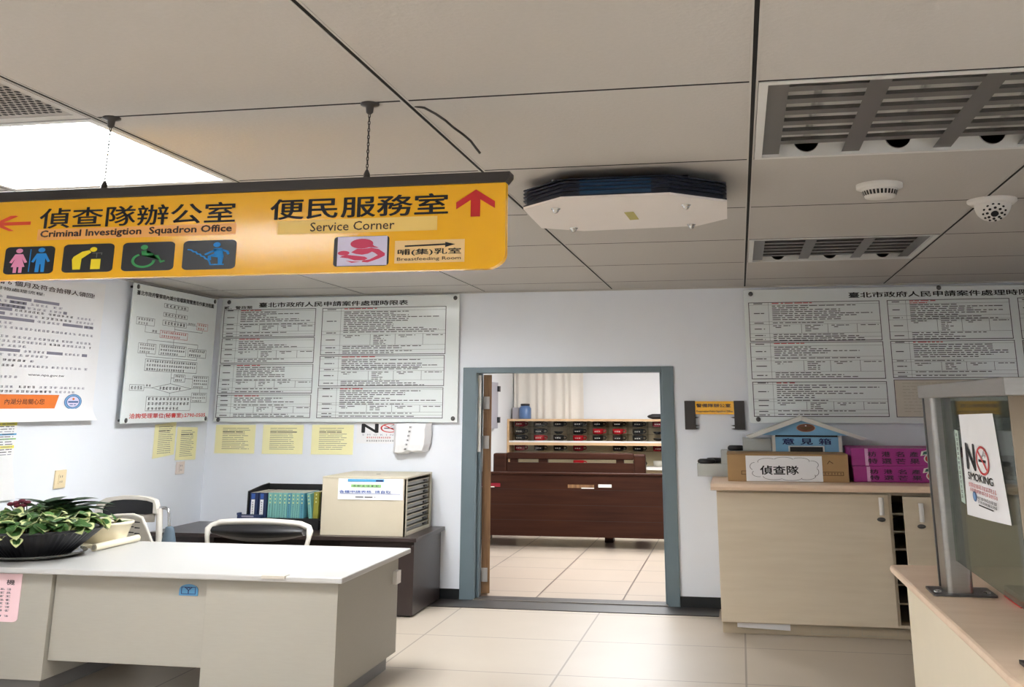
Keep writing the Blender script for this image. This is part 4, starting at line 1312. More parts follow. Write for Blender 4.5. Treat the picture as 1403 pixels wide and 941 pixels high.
b = MB(); b.prism(FZ(.485), rrect(-4.46, -4.0, yb - .5, yb - .1, .06), 0, .025, 'chairplastic'); b.build('seat', sh)
for x in (-4.526, -3.92):
    b = MB(); b.tube([Fs.p(x, .66, -.01), (x, yb - .10, .48), (x, yb - .02, FL + .006)], .014, 'chairframe', 8); b.build('leg', sh)
    b = MB(); b.tube([(x, yb - .44, .485), (x, yb - .49, FL + .006)], .014, 'chairframe', 8); b.build('leg', sh)


GROUP_SCALE = None
# ------------------------------------------------------------------ dark desk along the back wall
t = thing('writing_desk', 'long dark brown desk against the back wall in the room corner', 'desk', (-3.7, 8.7, 0))
b = MB(); b.box(-4.86, -2.555, 8.30, 9.14, .555, .585, 'dark'); b.build('desk_top', t, bevel=.004)
b = MB(); b.box(-3.2, -2.585, 8.35, 9.12, .012, .555, 'dark'); b.build('pedestal', t, bevel=.003)
b = MB(); b.box(-4.84, -4.3, 8.36, 9.12, .012, .555, 'dark'); b.build('pedestal', t, bevel=.003)
b = MB(); b.box(-4.3, -3.2, 8.9, 8.93, .1, .555, 'dark'); b.build('back_panel', t)
b = MB(); b.box(-3.18, -2.61, 8.38, 9.1, 0, .012, 'black'); b.box(-4.82, -4.32, 8.38, 9.1, 0, .012, 'black'); b.build('plinth', t)

# drawer cabinet with paper label
t = thing('drawer_cabinet', 'cream metal cabinet of shallow drawers on the dark desk', 'cabinet', (-3.03, 8.74, .585))
b = MB()
x0, x1, y0, y1, z0, z1 = -3.39, -2.672, 8.38, 9.09, .5855, 1.036
b.box(x0, x1, y0, y0 + .02, z0, z1 - .012, 'cream'); b.box(x0, x1, y1 - .02, y1, z0, z1 - .012, 'cream'); b.box(x0, x1 + .004, y0 - .004, y1, z1 - .014, z1, 'cream')
b.box(x0, x0 + .02, y0 + .02, y1 - .02, z0, z1 - .014, 'cream'); b.box(x0 + .02, x1, y0 + .02, y1 - .02, z0, z0 + .03, 'cream')
b.box(x1 - .02, x1 + .002, y0, y0 + .03, z0, z1 - .014, 'cream_edge'); b.box(x1 - .02, x1 + .002, y1 - .05, y1, z0, z1 - .014, 'cream_edge')
b.box(x0 + .02, x1 - .25, y0 + .02, y1 - .02, z0 + .03, z1 - .014, 'black')
b.ell(FZ(z1), -3.03, 8.72, .02, .03, .0005, 'black', 14)
b.build('body', t, bevel=.002)
for k in range(9):
    z = z0 + .034 + k * .0432
    b = MB(); b.box(x1 - .24, x1 - .012, y0 + .035, y1 - .055, z, z + .033, 'drawer'); b.box(x1 - .012, x1 - .004, y0 + .035, y1 - .055, z + .026, z + .033, 'cream_edge'); dr = b.build('drawer', t, bevel=.002)
    b = MB(); b.box(x1 - .012, x1 + .001, y0 + .5, y0 + .57, z + .006, z + .02, 'black'); b.build('pull', dr)
F = FY(y0)
b = MB(); rng = random.Random(7)
rows = [[F.p(-3.252 + .552 * q / 12 + (.003 if k == 7 and q == 12 else 0), 1.021 - .162 * k / 7, .002 + .003 * abs(math.sin(q * .9 + k * .8)) + rng.uniform(0, .001)) for q in range(13)] for k in range(8)]
b.grid(rows, 'paper', True)
n = .0075
b.rect(F, -3.17, -2.86, .998, 1.018, n, 'blue_p'); b.rect(F, -3.14, -2.885, .955, .977, n, 'green_p'); b.blobs(F, -3.13, -2.90, .959, .973, n + .0004, 'grey_ink', 6, rng)
b.rect(F, -2.93, -2.87, 1.0, 1.012, n + .0004, 'navy_ink')
b.text(F, '各種申請表格  請自取', -3.24, -2.80, .911, .931, n, 'blue_ink', .012); b.rect(F, -3.235, -2.72, .904, .907, n, 'blue_ink')
b.dashes(F, -3.10, -2.93, .88, .008, n, 'grey_ink', rng)
b.build('paper_label', t, 'white paper label with blue print')

# black book rack with binders and teal books
t = thing('book_rack', 'black desktop book rack holding teal books on the dark desk', 'book rack', (-3.9, 8.9, .585))
b = MB(); b.box(-4.185, -3.53, 8.68, 9.10, .5855, .672, 'black'); b.build('base', t, bevel=.003)
b = MB(); b.prism(FXP(-4.195), [(8.70, .66), (9.10, .66), (9.10, .925), (8.98, .918), (8.70, .885)], 0, .014, 'black'); b.build('side_panel', t)
b = MB(); b.prism(FXP(-3.53), [(8.70, .66), (9.10, .66), (9.10, .92), (8.70, .885)], 0, .012, 'black'); b.build('side_panel', t)
b = MB(); b.box(-4.19, -3.53, 9.09, 9.105, .66, .92, 'black'); b.build('back_panel', t)
b = MB(); b.box(-4.24, -4.03, 8.62, 8.672, .5855, .70, 'navy'); b.box(-4.245, -4.225, 8.62, 8.672, .70, .715, 'navy'); b.rect(FY(8.62), -4.2, -4.09, .683, .695, .001, 'pale_ink'); b.build('letter_tray', label='small navy tray in front of the black book rack', cat='tray')


def book(x0, x1, z1, m, label, title=True, lean=0.0, depth=.36, binder=False, seed=0):
    t = thing('ring_binder' if binder else 'book', label, 'binder' if binder else 'book', ((x0 + x1) / 2, 8.9, .672), 'navy ring binders in the rack' if binder else 'books in the black rack')
    z0 = .6725; y0, y1 = 8.705, 8.705 + depth

    def sx(x, z): return x - lean * (z - z0)
    b = MB()
    Fp = FY(y0)
    pl_ = [(sx(x0, z0), z0), (sx(x1, z0), z0), (sx(x1, z1), z1), (sx(x0, z1), z1)]
    b.prism(Fp, pl_, -depth, 0, m); b.build('cover', t, bevel=.002)
    b = MB(); b.prism(Fp, [(sx(x0 + .004, z1), z1), (sx(x1 - .004, z1), z1), (sx(x1 - .004, z1), z1 + .001), (sx(x0 + .004, z1), z1 + .001)], -depth + .01, -.006, 'cream_edge'); b.build('pages', t)
    b = MB(); rng = random.Random(seed)
    if binder:
        b.rect(Fp, x0 + .012, x1 - .028, z0 + .012, z1 - .055, .001, 'paper'); b.rect(Fp, x0 + .012, x1 - .028, z1 - .05, z1 - .008, .001, 'blue_ink')
        v = z1 - .07
        while v > z0 + .03:
            b.blobs(Fp, x0 + .018, x1 - .034, v - .014, v, .002, 'grey_ink', 1, rng); v -= .019
    else:
        v = z1 - .015
        k = 0
        while v > z0 + .012:
            c_ = (x0 + x1) / 2 - lean * (v - z0)
            if k in (0, 2, 4): b.rect(Fp, c_ - .006, c_ + .006, v - .012, v, .001, 'leafcream')
            elif title: b.blobs(Fp, c_ - .006, c_ + .006, v - .010, v, .001, 'navy_ink', 1, rng)
            v -= .0145; k += 1
    b.build('spine_label', t)


book(-4.172, -4.10, .872, 'navy', 'navy ring binder at the left end of the book rack', binder=True, seed=1)
book(-4.09, -4.02, .872, 'navy', 'navy ring binder standing next to the teal books', binder=True, seed=2)
OR = ['first', 'second', 'third', 'fourth', 'fifth', 'sixth', 'seventh', 'eighth']
EX = [-4.008, -3.965, -3.917, -3.875, -3.832, -3.795, -3.757, -3.717, -3.678]
for k in range(8):
    book(EX[k] + .001, EX[k + 1] - .002, .874, 'bluebook' if k in (4, 7) else 'tealbook', '%s book upright, %s after the navy ring binders' % ('blue teal' if k in (4, 7) else 'pale teal', OR[k]), seed=k + 5, depth=.33)
book(-3.632, -3.602, .872, 'tealbook', 'pale teal book leaning left near the end of the rack', lean=.13, seed=30, depth=.33)
book(-3.594, -3.548, .885, 'olive', 'olive book at the right end of the rack beside the cream cabinet', title=False, seed=31, depth=.34)


# ------------------------------------------------------------------ storage cabinet on the right and what stands on it
t = thing('storage_cabinet', 'wide beige storage cabinet with pinkish wood top against the back wall', 'cabinet', (1.1, 8.7, 0))
b = MB(); b.prism(FXP(-.24), [(9.15, .988), (9.15, 1.04), (8.15, 1.04), (8.128, 1.034), (8.12, 1.015), (8.128, .994), (8.15, .988)], 0, 2.8, 'beige_top'); b.build('cabinet_top', t)
b = MB()
b.box(-.2, -.18, 8.2, 9.15, .08, .988, 'beige_cab'); b.box(2.46, 2.48, 8.2, 9.15, .08, .988, 'beige_cab'); b.box(-.18, 2.46, 9.13, 9.15, .08, .988, 'beige_cab')
b.box(-.18, 2.46, 8.2, 9.13, .08, .10, 'beige_cab'); b.box(-.18, 2.46, 8.2, 9.13, .968, .988, 'plinth'); b.box(1.028, 1.048, 8.2, 9.13, .1, .968, 'plinth')
b.build('carcass', t)
for z in (.235, .36, .48, .6, .72, .84):
    b = MB(); b.box(1.048, 2.46, 8.27, 9.12, z - .012, z, 'cream_edge'); b.build('shelf', t)
b = MB(); b.box(-.197, 1.026, 8.178, 8.198, .086, .972, 'beige_cab'); d1 = b.build('door', t, bevel=.002)
dang = -.05
hx_, hy_ = 2.46, 8.196
b = MB(); b.obox([rot2(x, y, dang * -1, hx_, hy_) for x, y in ((1.115, 8.176), (2.46, 8.176), (2.46, 8.196), (1.115, 8.196))], .086, .966, 'beige_cab')
d2 = b.build('door', t, bevel=.002)


def cab_handle(x, y, z0, z1, parent):
    b = MB(); b.tube([(x, y + .03, z1 - .012), (x, y, z1 - .012)], .007, 'chrome', 8); b.tube([(x, y + .03, z0 + .012), (x, y, z0 + .012)], .007, 'chrome', 8)
    b.tube([(x, y, z0), (x, y, z1)], .017, 'plastic', 12); b.build('handle', parent)
    b = MB(); b.lathe((x - .005, y + .03, z0 - .032), [(.03, 0), (.03, -.006), (.024, -.010), (.0001, -.011)], 'screw', 18, 1, .5, axis='y'); b.build('lock', parent)


cab_handle(.972, 8.150, .835, .955, d1)
cab_handle(1.235, 8.090, .80, .925, d2)
b = MB(); b.box(-.195, 2.47, 8.25, 9.1, 0, .08, 'plinth')
F = FY(8.25)
for (a, c_) in ((.43, .69), (.78, 1.03)): b.frame(F, a, c_, .012, .066, .006, .001, 'cream_edge', .005)
b.build('plinth', t)
b = MB(); b.prism(FY(8.225), [(-.09, .046), (.285, .034), (.285, .078), (-.09, .082)], 0, .002, 'paper'); b.build('paper_strip', label='white paper strip stuck under the beige cabinet door', cat='paper sheet')

# cardboard box with department notice
t = thing('cardboard_box', 'brown cardboard box with white cloud notice on the beige cabinet', 'box', (.33, 8.6, 1.04))
b = MB()
x0, x1, y0, y1, z0, z1 = -.112, .782, 8.36, 8.80, 1.0405, 1.235
b.box(x0, x1, y0, y1, z0, z1, 'kraft')
b.box(x0 - .004, x1 + .004, y0 - .004, (y0 + y1) / 2 - .004, z1, z1 + .006, 'kraft'); b.box(x0 - .004, x1 + .004, (y0 + y1) / 2 + .004, y1 + .004, z1, z1 + .006, 'kraft')
b.build('carton', t, bevel=.004)
F = FY(y0)
b = MB(); b.frame(F, .59, .745, 1.088, 1.116, .005, .001, 'kraftdark', .004); b.text(F, '20KG', .62, .73, 1.094, 1.109, .001, 'kraftdark', .01) if False else b.blobs(F, .60, .735, 1.095, 1.110, .001, 'kraftdark', 6, random.Random(2))
b.frame(F, -.01, .04, 1.09, 1.118, .005, .001, 'kraftdark', .004)
b.line(F, (.63, 1.172), (.648, 1.196), .006, .001, 'kraftdark', .005); b.line(F, (.648, 1.19), (.672, 1.176), .006, .001, 'kraftdark', .005)
b.build('carton_print', t)
b = MB(); b.rect(F, .026, .592, 1.043, 1.228, .002, 'paper')
arcs = [(.19, 1.185, .075, .026), (.31, 1.196, .075, .024), (.43, 1.192, .07, .024), (.515, 1.165, .05, .03), (.53, 1.115, .035, .032), (.47, 1.083, .07, .026), (.36, 1.072, .08, .022), (.23, 1.078, .08, .024), (.12, 1.10, .05, .026), (.095, 1.15, .04, .030)]
ctr = Vector((.31, 1.135))
for (cu, cv, ru, rv) in arcs:                # outline of the cloud: only the outward half of every puff
    a = math.atan2((cv - ctr.y) / .055, (cu - ctr.x) / .2)
    b.ring(F, cu, cv, ru, rv, .0035, .003, 'grey_ink', 16, a - 1.25, a + 1.25, .0022)
b.text(F, '偵查隊', .132, .415, 1.092, 1.156, .003, 'ink', .02, 3)
b.build('cloud_notice', t, 'white notice with a cloud outline')

# two magenta mango cartons
def carton(label, z0, z1, x0, x1, y0):
    t = thing('fruit_carton', label, 'box', ((x0 + x1) / 2, y0 + .3, z0), 'magenta fruit cartons')
    b = MB(); b.box(x0, x1, y0, y0 + .55, z0, z1, 'magenta'); b.build('carton', t, bevel=.006)
    b = MB(); b.box(x0 - .003, x1 + .003, y0 - .003, y0 + .553, z1 - .012, z1 + .001, 'magenta'); b.build('lid', t)
    F = FY(y0); G = F.sub(x0, x0 + .61, z0, z1)
    b = MB()
    for k, s_ in enumerate('枋港名產'): b.text(G, s_, .20 + k * .165, .30 + k * .165, .54, .82, .006, 'magenta_d', .02)
    for k, s_ in enumerate('特選芒果'): b.text(G, s_, .20 + k * .165, .31 + k * .165, .15, .43, .006, 'magenta_d', .02)
    b.build('lettering', t)
    b = MB(); cu, cv = x0 + .60, (z0 + z1) / 2
    b.ell(F, cu + .02, cv - .008, .098, .047, .006, 'shelfwhite', 22); b.ell(F, cu + .02, cv - .008, .088, .042, .0065, 'mango', 22)
    b.poly(F, [(cu - .10, cv + .012), (cu - .09, cv + .045), (cu - .03, cv + .058), (cu + .04, cv + .05), (cu + .03, cv + .02), (cu - .04, cv + .022)], .007, 'shelfwhite')
    b.poly(F, [(cu - .085, cv + .02), (cu - .075, cv + .042), (cu - .03, cv + .05), (cu + .025, cv + .044), (cu + .02, cv + .026), (cu - .04, cv + .028)], .0075, 'mangoleaf')
    b.build('fruit_emblem', t)
    b = MB(); b.rect(F, x0 + .10, x0 + .125, z0 + .004, z1 - .002, .0052, 'magenta_l'); b.build('tape', t)


carton('magenta mango carton standing directly on the beige cabinet top', 1.0425, 1.155, .818, 1.66, 8.42)
carton('magenta mango carton stacked on top of the other carton', 1.157, 1.285, .812, 1.65, 8.42)

# suggestion box shaped like a house
t = thing('suggestion_box', 'blue house-shaped suggestion box with white roof on the beige cabinet', 'suggestion box', (.51, 8.95, 1.04))
y0, y1 = 8.82, 9.09
b = MB(); b.box(.262, .766, y0, y1, 1.0405, 1.352, 'boxblue'); b.build('body', t)
b = MB()
for x in (.244, .762): b.box(x, x + .026, y0 - .006, y0 + .02, 1.0405, 1.36, 'boxwhite')
b.frame(FY(y0), .37, .65, 1.19, 1.285, .012, .003, 'boxwhite', .008); b.build('trim', t)
b = MB(); b.rect(FY(y0), .382, .638, 1.198, 1.277, .0022, 'black'); b.rect(FY(y0), .272, .76, 1.353, 1.376, -.02, 'black'); b.build('mail_slot', t)
b = MB(); b.prism(FY(y0), [(.13, 1.368), (.865, 1.366), (.50, 1.482)], -.25, .012, 'boxblue'); b.build('gable', t)
rp = [(.040, 1.356), (.075, 1.338), (.48, 1.480), (.945, 1.330), (.977, 1.346), (.48, 1.516)]
b = MB(); b.prism(FY(y0), [rp[0], rp[1], rp[2], rp[5]], -.27, .05, 'boxwhite'); b.prism(FY(y0), [rp[5], rp[2], rp[3], rp[4]], -.27, .05, 'boxwhite'); b.build('roof', t, bevel=.002)
b = MB(); F = FY(y0 - .012); b.ell(F, .515, 1.424, .074, .032, .001, 'emblem', 32); b.ring(F, .515, 1.424, .074, .032, .006, .0016, 'emblem_l', 32, tv=.0026)
b.poly(F, [(.515, 1.446), (.53, 1.430), (.565, 1.434), (.548, 1.416), (.515, 1.402), (.482, 1.416), (.465, 1.434), (.50, 1.430)], .0018, 'kraftdark'); b.ell(F, .515, 1.440, .007, .005, .0024, 'shelfwhite', 10); b.build('emblem', t)
b = MB(); F = FY(y0)
for k, s_ in enumerate('意見箱'): b.text(F, s_, .325 + k * .143, .418 + k * .143, 1.296, 1.342, .003, 'navy_ink', .02, 3)
b.build('lettering', t)


def acrylic(x0, x1, z0, z1, label):
    y0, y1 = 8.86, 9.12
    b = MB(); th = .006
    b.box(x0, x1, y0, y0 + th, z0, z1, 'acryl'); b.box(x0, x1, y1 - th, y1, z0, z1, 'acryl'); b.box(x0, x0 + th, y0 + th, y1 - th, z0, z1, 'acryl'); b.box(x1 - th, x1, y0 + th, y1 - th, z0, z1, 'acryl')
    b.box(x0 + th, x1 - th, y0 + th, y1 - th, z0, z0 + th, 'acryl'); b.box(x0 + th, x1 - th, y0 + th, y1 - th, z1 - th, z1, 'acryl')
    return b.build('acrylic_box', label=label, cat='display box', group='stepped clear acrylic boxes')


acrylic(-.362, .24, 1.041, 1.139, 'clear acrylic box at the foot of the stepped stack, overhanging the cabinet')
acrylic(-.168, .24, 1.140, 1.242, 'clear acrylic box in the middle of the stepped stack behind the cardboard box')
acrylic(.011, .238, 1.243, 1.338, 'clear acrylic box topping the stepped stack beside the blue suggestion box')


def case(cx, cy, z, rx, ry, h_, m, label):
    b = MB(); b.lathe((cx, cy, z), [(.0001, 0), (.75, 0), (.95, h_ * .2), (1, h_ * .45), (.95, h_ * .75), (.75, h_), (.0001, h_ * 1.02)], m, 24, rx, ry)
    return b.build('glasses_case', label=label, cat='case', group='small black cases')


case(-.285, 8.90, 1.1395, .075, .045, .036, 'padding', 'black rounded case in front on the lowest clear acrylic box')
case(-.225, 9.0, 1.1395, .072, .045, .04, 'bowl', 'charcoal rounded case behind the other on the lowest clear box')
case(-.045, 8.91, 1.2425, .068, .045, .04, 'padding', 'black rounded case on the middle clear acrylic box above the carton corner')

# dark machine seen through the glass screen
t = thing('fax_machine', 'dark desktop machine on the beige cabinet behind the glass screen', 'machine', (2.05, 8.7, 1.04))
b = MB(); b.prism(FXP(1.88), [(8.45, 1.0405), (8.95, 1.0405), (8.95, 1.22), (8.75, 1.22), (8.45, 1.13)], 0, .42, 'bowl'); b.build('body', t, bevel=.008)
b = MB(); b.box(1.92, 2.26, 8.44, 8.45, 1.075, 1.095, 'steel'); b.build('paper_slot', t)


# ------------------------------------------------------------------ service counter with glass screen
t = thing('service_counter', 'service counter with rounded pinkish wood top in right foreground', 'counter', (1.5, 4.6, 0))
edge = [(2.6, 3.2), (2.6, 5.66), (.70, 5.605), (.682, 5.59), (.680, 5.56)] + [(.700, 4.6), (.722, 3.63), (.723, 3.46), (.728, 3.40), (.742, 3.335), (.77, 3.28), (.82, 3.235), (.89, 3.205), (.98, 3.2)]
b = MB(); b.obox(edge, .818, .85, 'beige_top'); b.build('counter_top', t, bevel=.012)
b = MB(); b.obox([(.752, 3.52), (2.5, 3.5), (2.5, 5.56), (.752, 5.56)], 0, .818, 'counter_side'); b.build('body', t)

t = thing('glass_screen', 'steel framed glass screen standing on the service counter', 'screen', (.85, 4.8, .85))
b = MB()
for (x0, x1, y0, y1, m) in ((.803, .906, 4.765, 4.93, 'steel'),):
    b.prism(FZ(.85), rrect(x0, x1, y0, y1, .02), .008, .79, m)
b.build('post', t)
b = MB(); b.prism(FXM(.803), [(-4.93, .86), (-4.945, .86), (-4.945, 1.64), (-4.93, 1.64)], -.09, .004, 'screw'); b.build('post_dark_band', t)  # added strip that stands in for the dark reflection along the post
b = MB(); b.prism(FZ(.85), rrect(.742, .99, 4.735, 4.94, .01), .0005, .008, 'screw'); bp_ = b.build('base_plate', t)
for x in (.768, .96):
    b = MB(); b.lathe((x, 4.80, .858), [(.016, 0), (.014, .006), (.0001, .009)], 'chrome', 10); b.build('bolt', bp_)
b = MB(); b.prism(FZ(1.632), [(.79, 3.40), (.91, 3.40), (.91, 4.985), (.79, 4.985)], 0, .054, 'steel'); b.build('top_rail', t, bevel=.003)
b = MB(); b.prism(FZ(1.632), [(.915, 3.40), (2.4, 3.40), (2.4, 3.64), (.915, 3.64)], -.0, .056, 'steel'); b.build('top_rail', t, bevel=.003)
b = MB(); b.box(.846, .854, 3.615, 4.765, .985, 1.632, 'pane'); gp = b.build('glass_pane', t)
b = MB(); b.box(.846, 2.35, 3.60, 3.61, 1.20, 1.632, 'brown_reflect'); b.build('brown_reflection_pane', t, 'translucent pane coloured with a brown reflection')  # brown reflection in the glass, put into this pane's colour
b = MB(); b.box(.846, 2.35, 3.60, 3.61, .985, 1.199, 'pane'); b.build('glass_pane', t)

F = FXM(.846)
b = MB(); b.prism(F, [(-4.515, 1.236), (-4.445, 1.232), (-4.455, 1.505), (-4.52, 1.508)], .0012, .0022, 'sticker'); rng = random.Random(4)
for k in range(14): b.blobs(F, -4.505, -4.46, 1.483 - k * .0178, 1.496 - k * .0178, .003, 'grey_ink', 1, rng)
b.build('tape_strip', label='narrow pale green strip of vertical writing on the glass screen', cat='sticker')

xg = .843
t = thing('no_smoking_paper', 'white no smoking paper taped to the glass screen over the counter', 'sign', (xg, 4.1, 1.2))
rows = []
for k in range(9):
    v = k / 8
    za, zb = 1.567 + (1.196 - 1.567) * v, 1.576 + (1.228 - 1.576) * v
    ua, ub = -4.40 - .02 * v + .035 * math.sin(math.pi * v * .6) * (1 - v), -3.83 + .10 * v
    rows.append([(xg - .006 * math.sin(math.pi * q / 8), -(ua + (ub - ua) * q / 8), za + (zb - za) * q / 8) for q in range(9)])
b = MB(); b.grid(rows, 'paper', True); b.build('sheet', t)
F = FXM(xg - .0075)
UA, UB = -4.385, -3.79
G = F.sub(UA, UB, 1.205, 1.572)
b = MB(); b.text(G, 'N', .15, .395, .46, .70, 0, 'ink', .03); no_smoking(b, G, .43, .77, .43, .70, 0)
b.text(G, 'SMOKING', .15, .82, .355, .425, 0, 'ink', .015, 3)
rng = random.Random(14)
b.blobs(G, .14, .88, .285, .325, 0, 'red_ink', 16, rng); b.blobs(G, .17, .90, .24, .275, 0, 'red_ink', 16, rng)
b.blobs(G, .36, .86, .185, .215, 0, 'ink', 12, rng); b.blobs(G, .37, .86, .15, .178, 0, 'ink', 12, rng); b.rect(G, .38, .76, .125, .138, 0, 'ink')
b.ell(G, .285, .20, .055, .05, 0, 'seal_d', 18); b.ell(G, .285, .20, .035, .035, .001, 'seal', 14)
b.build('print', t)

t = thing('red_tray', 'red plastic tray with clear lid on the counter behind the glass screen', 'tray', (1.2, 4.65, .85))
b = MB(); b.box(1.02, 1.38, 4.52, 4.78, .8505, .856, 'redtray')
for (a, c_, d_, e) in ((1.02, 1.38, 4.52, 4.532), (1.02, 1.38, 4.768, 4.78), (1.02, 1.032, 4.532, 4.768), (1.368, 1.38, 4.532, 4.768)): b.box(a, c_, d_, e, .856, .874, 'redtray')
b.build('tray', t, bevel=.003)
b = MB(); b.box(1.025, 1.375, 4.525, 4.775, .8745, .895, 'acryl'); b.build('lid', t)
b = MB(); b.obox([(.792, 3.60), (1.1, 3.50), (1.08, 3.36), (.80, 3.42)], .8505, .862, 'black'); b.build('black_tablet', label='flat black tablet lying near the front edge of the counter', cat='tablet')


# ------------------------------------------------------------------ room behind the doorway
t = thing('wooden_bench', 'dark wooden bench seen from behind, nearest the doorway', 'bench', (-1.9, 12.9, 0), 'dark wooden benches')
b = MB(); b.box(-3.25, -.3, 12.5, 12.54, .125, .812, 'benchwood')
for z in (.30, .47, .64): b.rect(FY(12.5), -3.25, -.3, z, z + .003, .0008, 'black')
b.build('back_panel', t)
b = MB(); b.box(-3.27, -.28, 12.48, 12.56, .806, .832, 'benchwood'); b.build('top_rail', t, bevel=.008)
b = MB(); b.box(-3.27, -.28, 12.55, 13.3, .43, .47, 'benchwood'); b.build('seat', t, bevel=.006)
for x in (-3.2, -1.67, -.42):
    b = MB(); b.box(x, x + .1, 13.1, 13.27, 0, .43, 'benchwood'); b.build('leg', t)
    b = MB(); b.box(x, x + .1, 12.56, 12.7, .0, .43, 'benchwood'); b.build('leg', t) if x != -1.67 else None
F = FY(12.5)
b = MB(); b.rect(F, -1.71, -1.515 + .0, .695, .71, .001, 'black') if False else b.rect(F, -2.02, -1.71, .663, .70, .0012, 'doorwood'); b.rect(F, -1.86, -1.71, .657, .667, .002, 'shelfwhite'); b.build('repair_patch', t, 'brown tape patch with a white lower edge')
b = MB(); b.rect(F, -1.66, -1.505, .672, .706, .0015, 'shelfwhite'); b.build('paper_tag', t, 'small white paper tag')
b = MB(); b.rect(F, -3.1, -2.83, .664, .705, .0015, 'mug_maroon'); b.rect(F, -3.1, -2.90, .658, .667, .002, 'shelfwhite'); b.build('paper_tag', t, 'small maroon and white tag')

t = thing('wooden_bench', 'dark wooden slatted bench in the far room in front of the mug cabinet', 'bench', (-2.2, 14.1, 0), 'dark wooden benches')
for (x0, x1) in ((-3.22, -3.04), (-1.37, -1.22)):
    b = MB(); b.box(x0, x1, 13.78, 13.92, 0, .985, 'benchwood'); b.build('post', t, bevel=.02)
    b = MB(); b.box(x0 + .02, x1 - .02, 14.5, 14.6, 0, .45, 'benchwood'); b.build('leg', t)
b = MB(); b.box(-3.04, -1.37, 13.80, 13.9, .915, .995, 'benchwood'); b.build('top_rail', t, bevel=.012)
b = MB(); b.box(-3.04, -1.37, 13.81, 13.89, .50, .872, 'benchwood'); b.build('back_panel', t)
b = MB(); b.box(-3.24, -1.2, 13.9, 14.6, .43, .47, 'benchwood'); b.build('seat', t, bevel=.006)
for (x0, x1) in ((-3.0, -2.9), (-2.62, -2.5), (-1.6, -1.5)):
    b = MB(); b.box(x0, x1, 13.82, 13.88, .872, .915, 'benchwood'); b.build('slat', t)

CY0 = 15.42
t = thing('mug_cabinet', 'light wood glass fronted cabinet of mugs along the far wall', 'cabinet', (-2, 15.6, 0))
b = MB()
b.box(-3.395, .4, CY0, 15.76, 1.368, 1.398, 'shelfwood'); b.box(-3.395, -3.365, CY0, 15.76, 0, 1.368, 'shelfwood'); b.box(.37, .4, CY0, 15.76, 0, 1.368, 'shelfwood')
b.box(-3.365, .37, 15.745, 15.76, 0, 1.368, 'shelfback'); b.box(-3.365, .37, CY0 + .02, 15.745, 0, .06, 'shelfwood')
b.build('carcass', t)
b = MB(); b.box(-3.365, .37, CY0 - .005, 15.745, 1.03, 1.068, 'shelfwood'); b.box(-3.365, .37, CY0 - .008, CY0 + .03, 1.068, 1.092, 'shelfwhite'); b.build('middle_rail', t)
b = MB(); b.box(-3.365, .37, CY0 - .005, 15.745, .70, .74, 'shelfwhite'); b.build('lower_shelf', t)
for z in (1.29, 1.186): b = MB(); b.box(-3.365, .37, CY0 + .06, 15.745, z - .006, z, 'shelfpane'); b.build('shelf', t)
b = MB(); b.box(-3.365, .37, CY0 + .06, 15.745, .944, .95, 'shelfpane'); b.build('shelf', t)
for k in range(12):
    x = -3.24 + .293 * (k + .5)
    b = MB(); b.box(x - .004, x + .004, CY0 + .08, 15.745, 1.07, 1.368, 'shelfpane'); b.build('divider', t)
b = MB(); b.box(-3.365, .37, CY0 + .012, CY0 + .018, 1.092, 1.368, 'shelfpane'); b.build('glass_front', t)
b = MB(); b.box(-3.365, .37, CY0 + .012, CY0 + .018, .74, 1.03, 'shelfpane'); b.build('glass_front', t)


def mug_proto(m, x, y, z, label):
    t = thing('mug', label, 'mug', (x, y, z), 'mugs in the glass cabinet')
    b = MB(); b.lathe((x, y, z), [(.0001, .003), (.066, 0), (.078, .008), (.08, .075), (.074, .075), (.072, .012), (.0001, .01)], m, 20)
    F = FY(y - .079)
    for k in range(3): b.rect(F, x - .04 + k * .03, x - .022 + k * .03, z + .030, z + .042, .003 - abs(k - 1) * .006 + .001, 'mug_white')
    b.build('cup', t)
    b = MB(); b.tube([(x + .076, y, z + .062), (x + .11, y, z + .06), (x + .118, y, z + .04), (x + .108, y, z + .02), (x + .076, y, z + .018)], .009, m, 8); b.build('handle', t)
    return t


def bowl_proto(x, y, z, label):
    b = MB(); b.lathe((x, y, z), [(.0001, .002), (.035, 0), (.06, .014), (.078, .036), (.072, .036), (.05, .014), (.0001, .008)], 'mug_black', 20)
    return b.build('bowl', label=label, cat='bowl', group='black bowls in the glass cabinet')


ROWZ = [1.2905, 1.1865, 1.0925, .9505, .7405]
RN = ['top', 'second', 'third', 'fourth', 'lowest']
CN = ['first', 'second', 'third', 'fourth', 'fifth', 'sixth', 'seventh', 'eighth']
PAT = ['mkkkkkkm', 'kkbkrrkb', 'krkrkkkb', 'mkkm.kkm', '...r..kw']
KIND = dict(m=('mug_maroon', 'dark red'), k=('mug_black', 'black'), r=('mug_red', 'bright red'), w=('mug_white', 'white'))
proto = {}
for r_, row in enumerate(PAT):
    for c_, ch in enumerate(row):
        if ch == '.': continue
        x, y, z = -3.235 + .293 * c_, 15.58, ROWZ[r_]
        if ch == 'b':
            lb = 'black bowl on the %s row, %s from the left in mug cabinet' % (RN[r_], CN[c_])
            if 'b' in proto:
                copy_thing(proto['b'], (x, y, z), lb)
            else: proto['b'] = bowl_proto(x, y, z, lb)
            continue
        lb = '%s mug on the %s row, %s from the left in mug cabinet' % (KIND[ch][1], RN[r_], CN[c_])
        if ch in proto: copy_thing(proto[ch], (x, y, z), lb)
        else: proto[ch] = mug_proto(KIND[ch][0], x, y, z, lb)

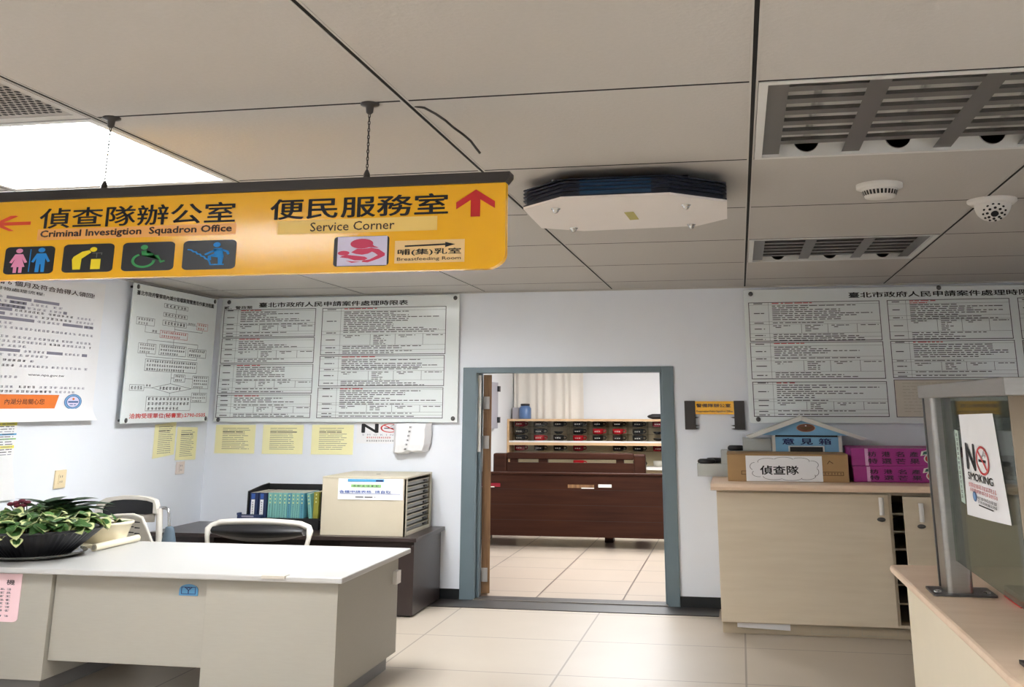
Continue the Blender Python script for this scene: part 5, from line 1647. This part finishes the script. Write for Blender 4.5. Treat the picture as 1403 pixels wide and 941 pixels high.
t = thing('storage_jar', 'blue jar with dark lid on top of the mug cabinet', 'jar', (-3.16, 15.6, 1.398))
b = MB(); b.lathe((-3.16, 15.6, 1.3985), [(.085, 0), (.09, .01), (.09, .15), (.07, .18), (.06, .19)], 'canister', 24); b.build('body', t)
b = MB(); b.lathe((-3.16, 15.6, 1.588), [(.068, 0), (.07, .02), (.06, .028), (.0001, .03)], 'black', 24); b.build('lid', t)
b = MB(); b.box(-3.36, -3.26, 15.62, 15.78, 1.3985, 1.56, 'greybox'); b.build('grey_box', label='small grey box behind the blue jar on the mug cabinet', cat='box')
t = thing('black_torch', 'small black torch lying on the right end of the mug cabinet top', 'torch', (-1.2, 15.6, 1.398))
b = MB(); b.lathe((-1.32, 15.6, 1.436), [(.018, 0), (.036, .06), (.036, .2), (.03, .21)], 'black', 16, axis='x'); b.build('body', t)
b = MB(); b.lathe((-1.335, 15.6, 1.436), [(.006, 0), (.018, .015)], 'bowl', 16, axis='x'); b.build('tip', t)

t = thing('wall_panel_box', 'grey metal panel box with dark latches on the far room left wall', 'panel box', (-3.4, 14.3, 1.28))
b = MB(); b.box(-3.399, -3.33, 14.10, 14.52, 1.285, 1.905, 'greybox'); b.build('body', t, bevel=.004)
for z in (1.36, 1.78):
    b = MB(); b.box(-3.36, -3.30, 14.46, 14.54, z, z + .075, 'black'); b.build('latch', t)

b = MB()
rows = []
for v in (2.6, 2.0, 1.5, .9):
    rows.append([(-3.38 + 1.07 * k / 80 + .012 * math.sin(v * 2 + k * .3) * (2.6 - v) * .4, 15.83 + .022 * math.sin(k * .62 + 1.2 * math.sin(k * .21)), v) for k in range(81)])
b.grid(rows, 'curtain', True)
b.build('curtain', label='cream pleated curtain hanging above the mug cabinet', cat='curtain')
for y in (10.6, 13.0):
    t = thing('ceiling_light', 'lit ceiling light of the room behind the doorway, %s' % ('nearer the doorway' if y < 12 else 'above the mug cabinet side'), 'ceiling light', (-1.3, y, H - .03), 'lamps of the back room')
    b = MB(); b.box(-1.9, -.7, y - .5, y + .5, H - .03, H - .001, 'lampwhite'); b.build('frame', t)
    b = MB(); b.box(-1.86, -.74, y - .46, y + .46, H - .034, H - .03, 'lit_in'); b.build('diffuser', t)
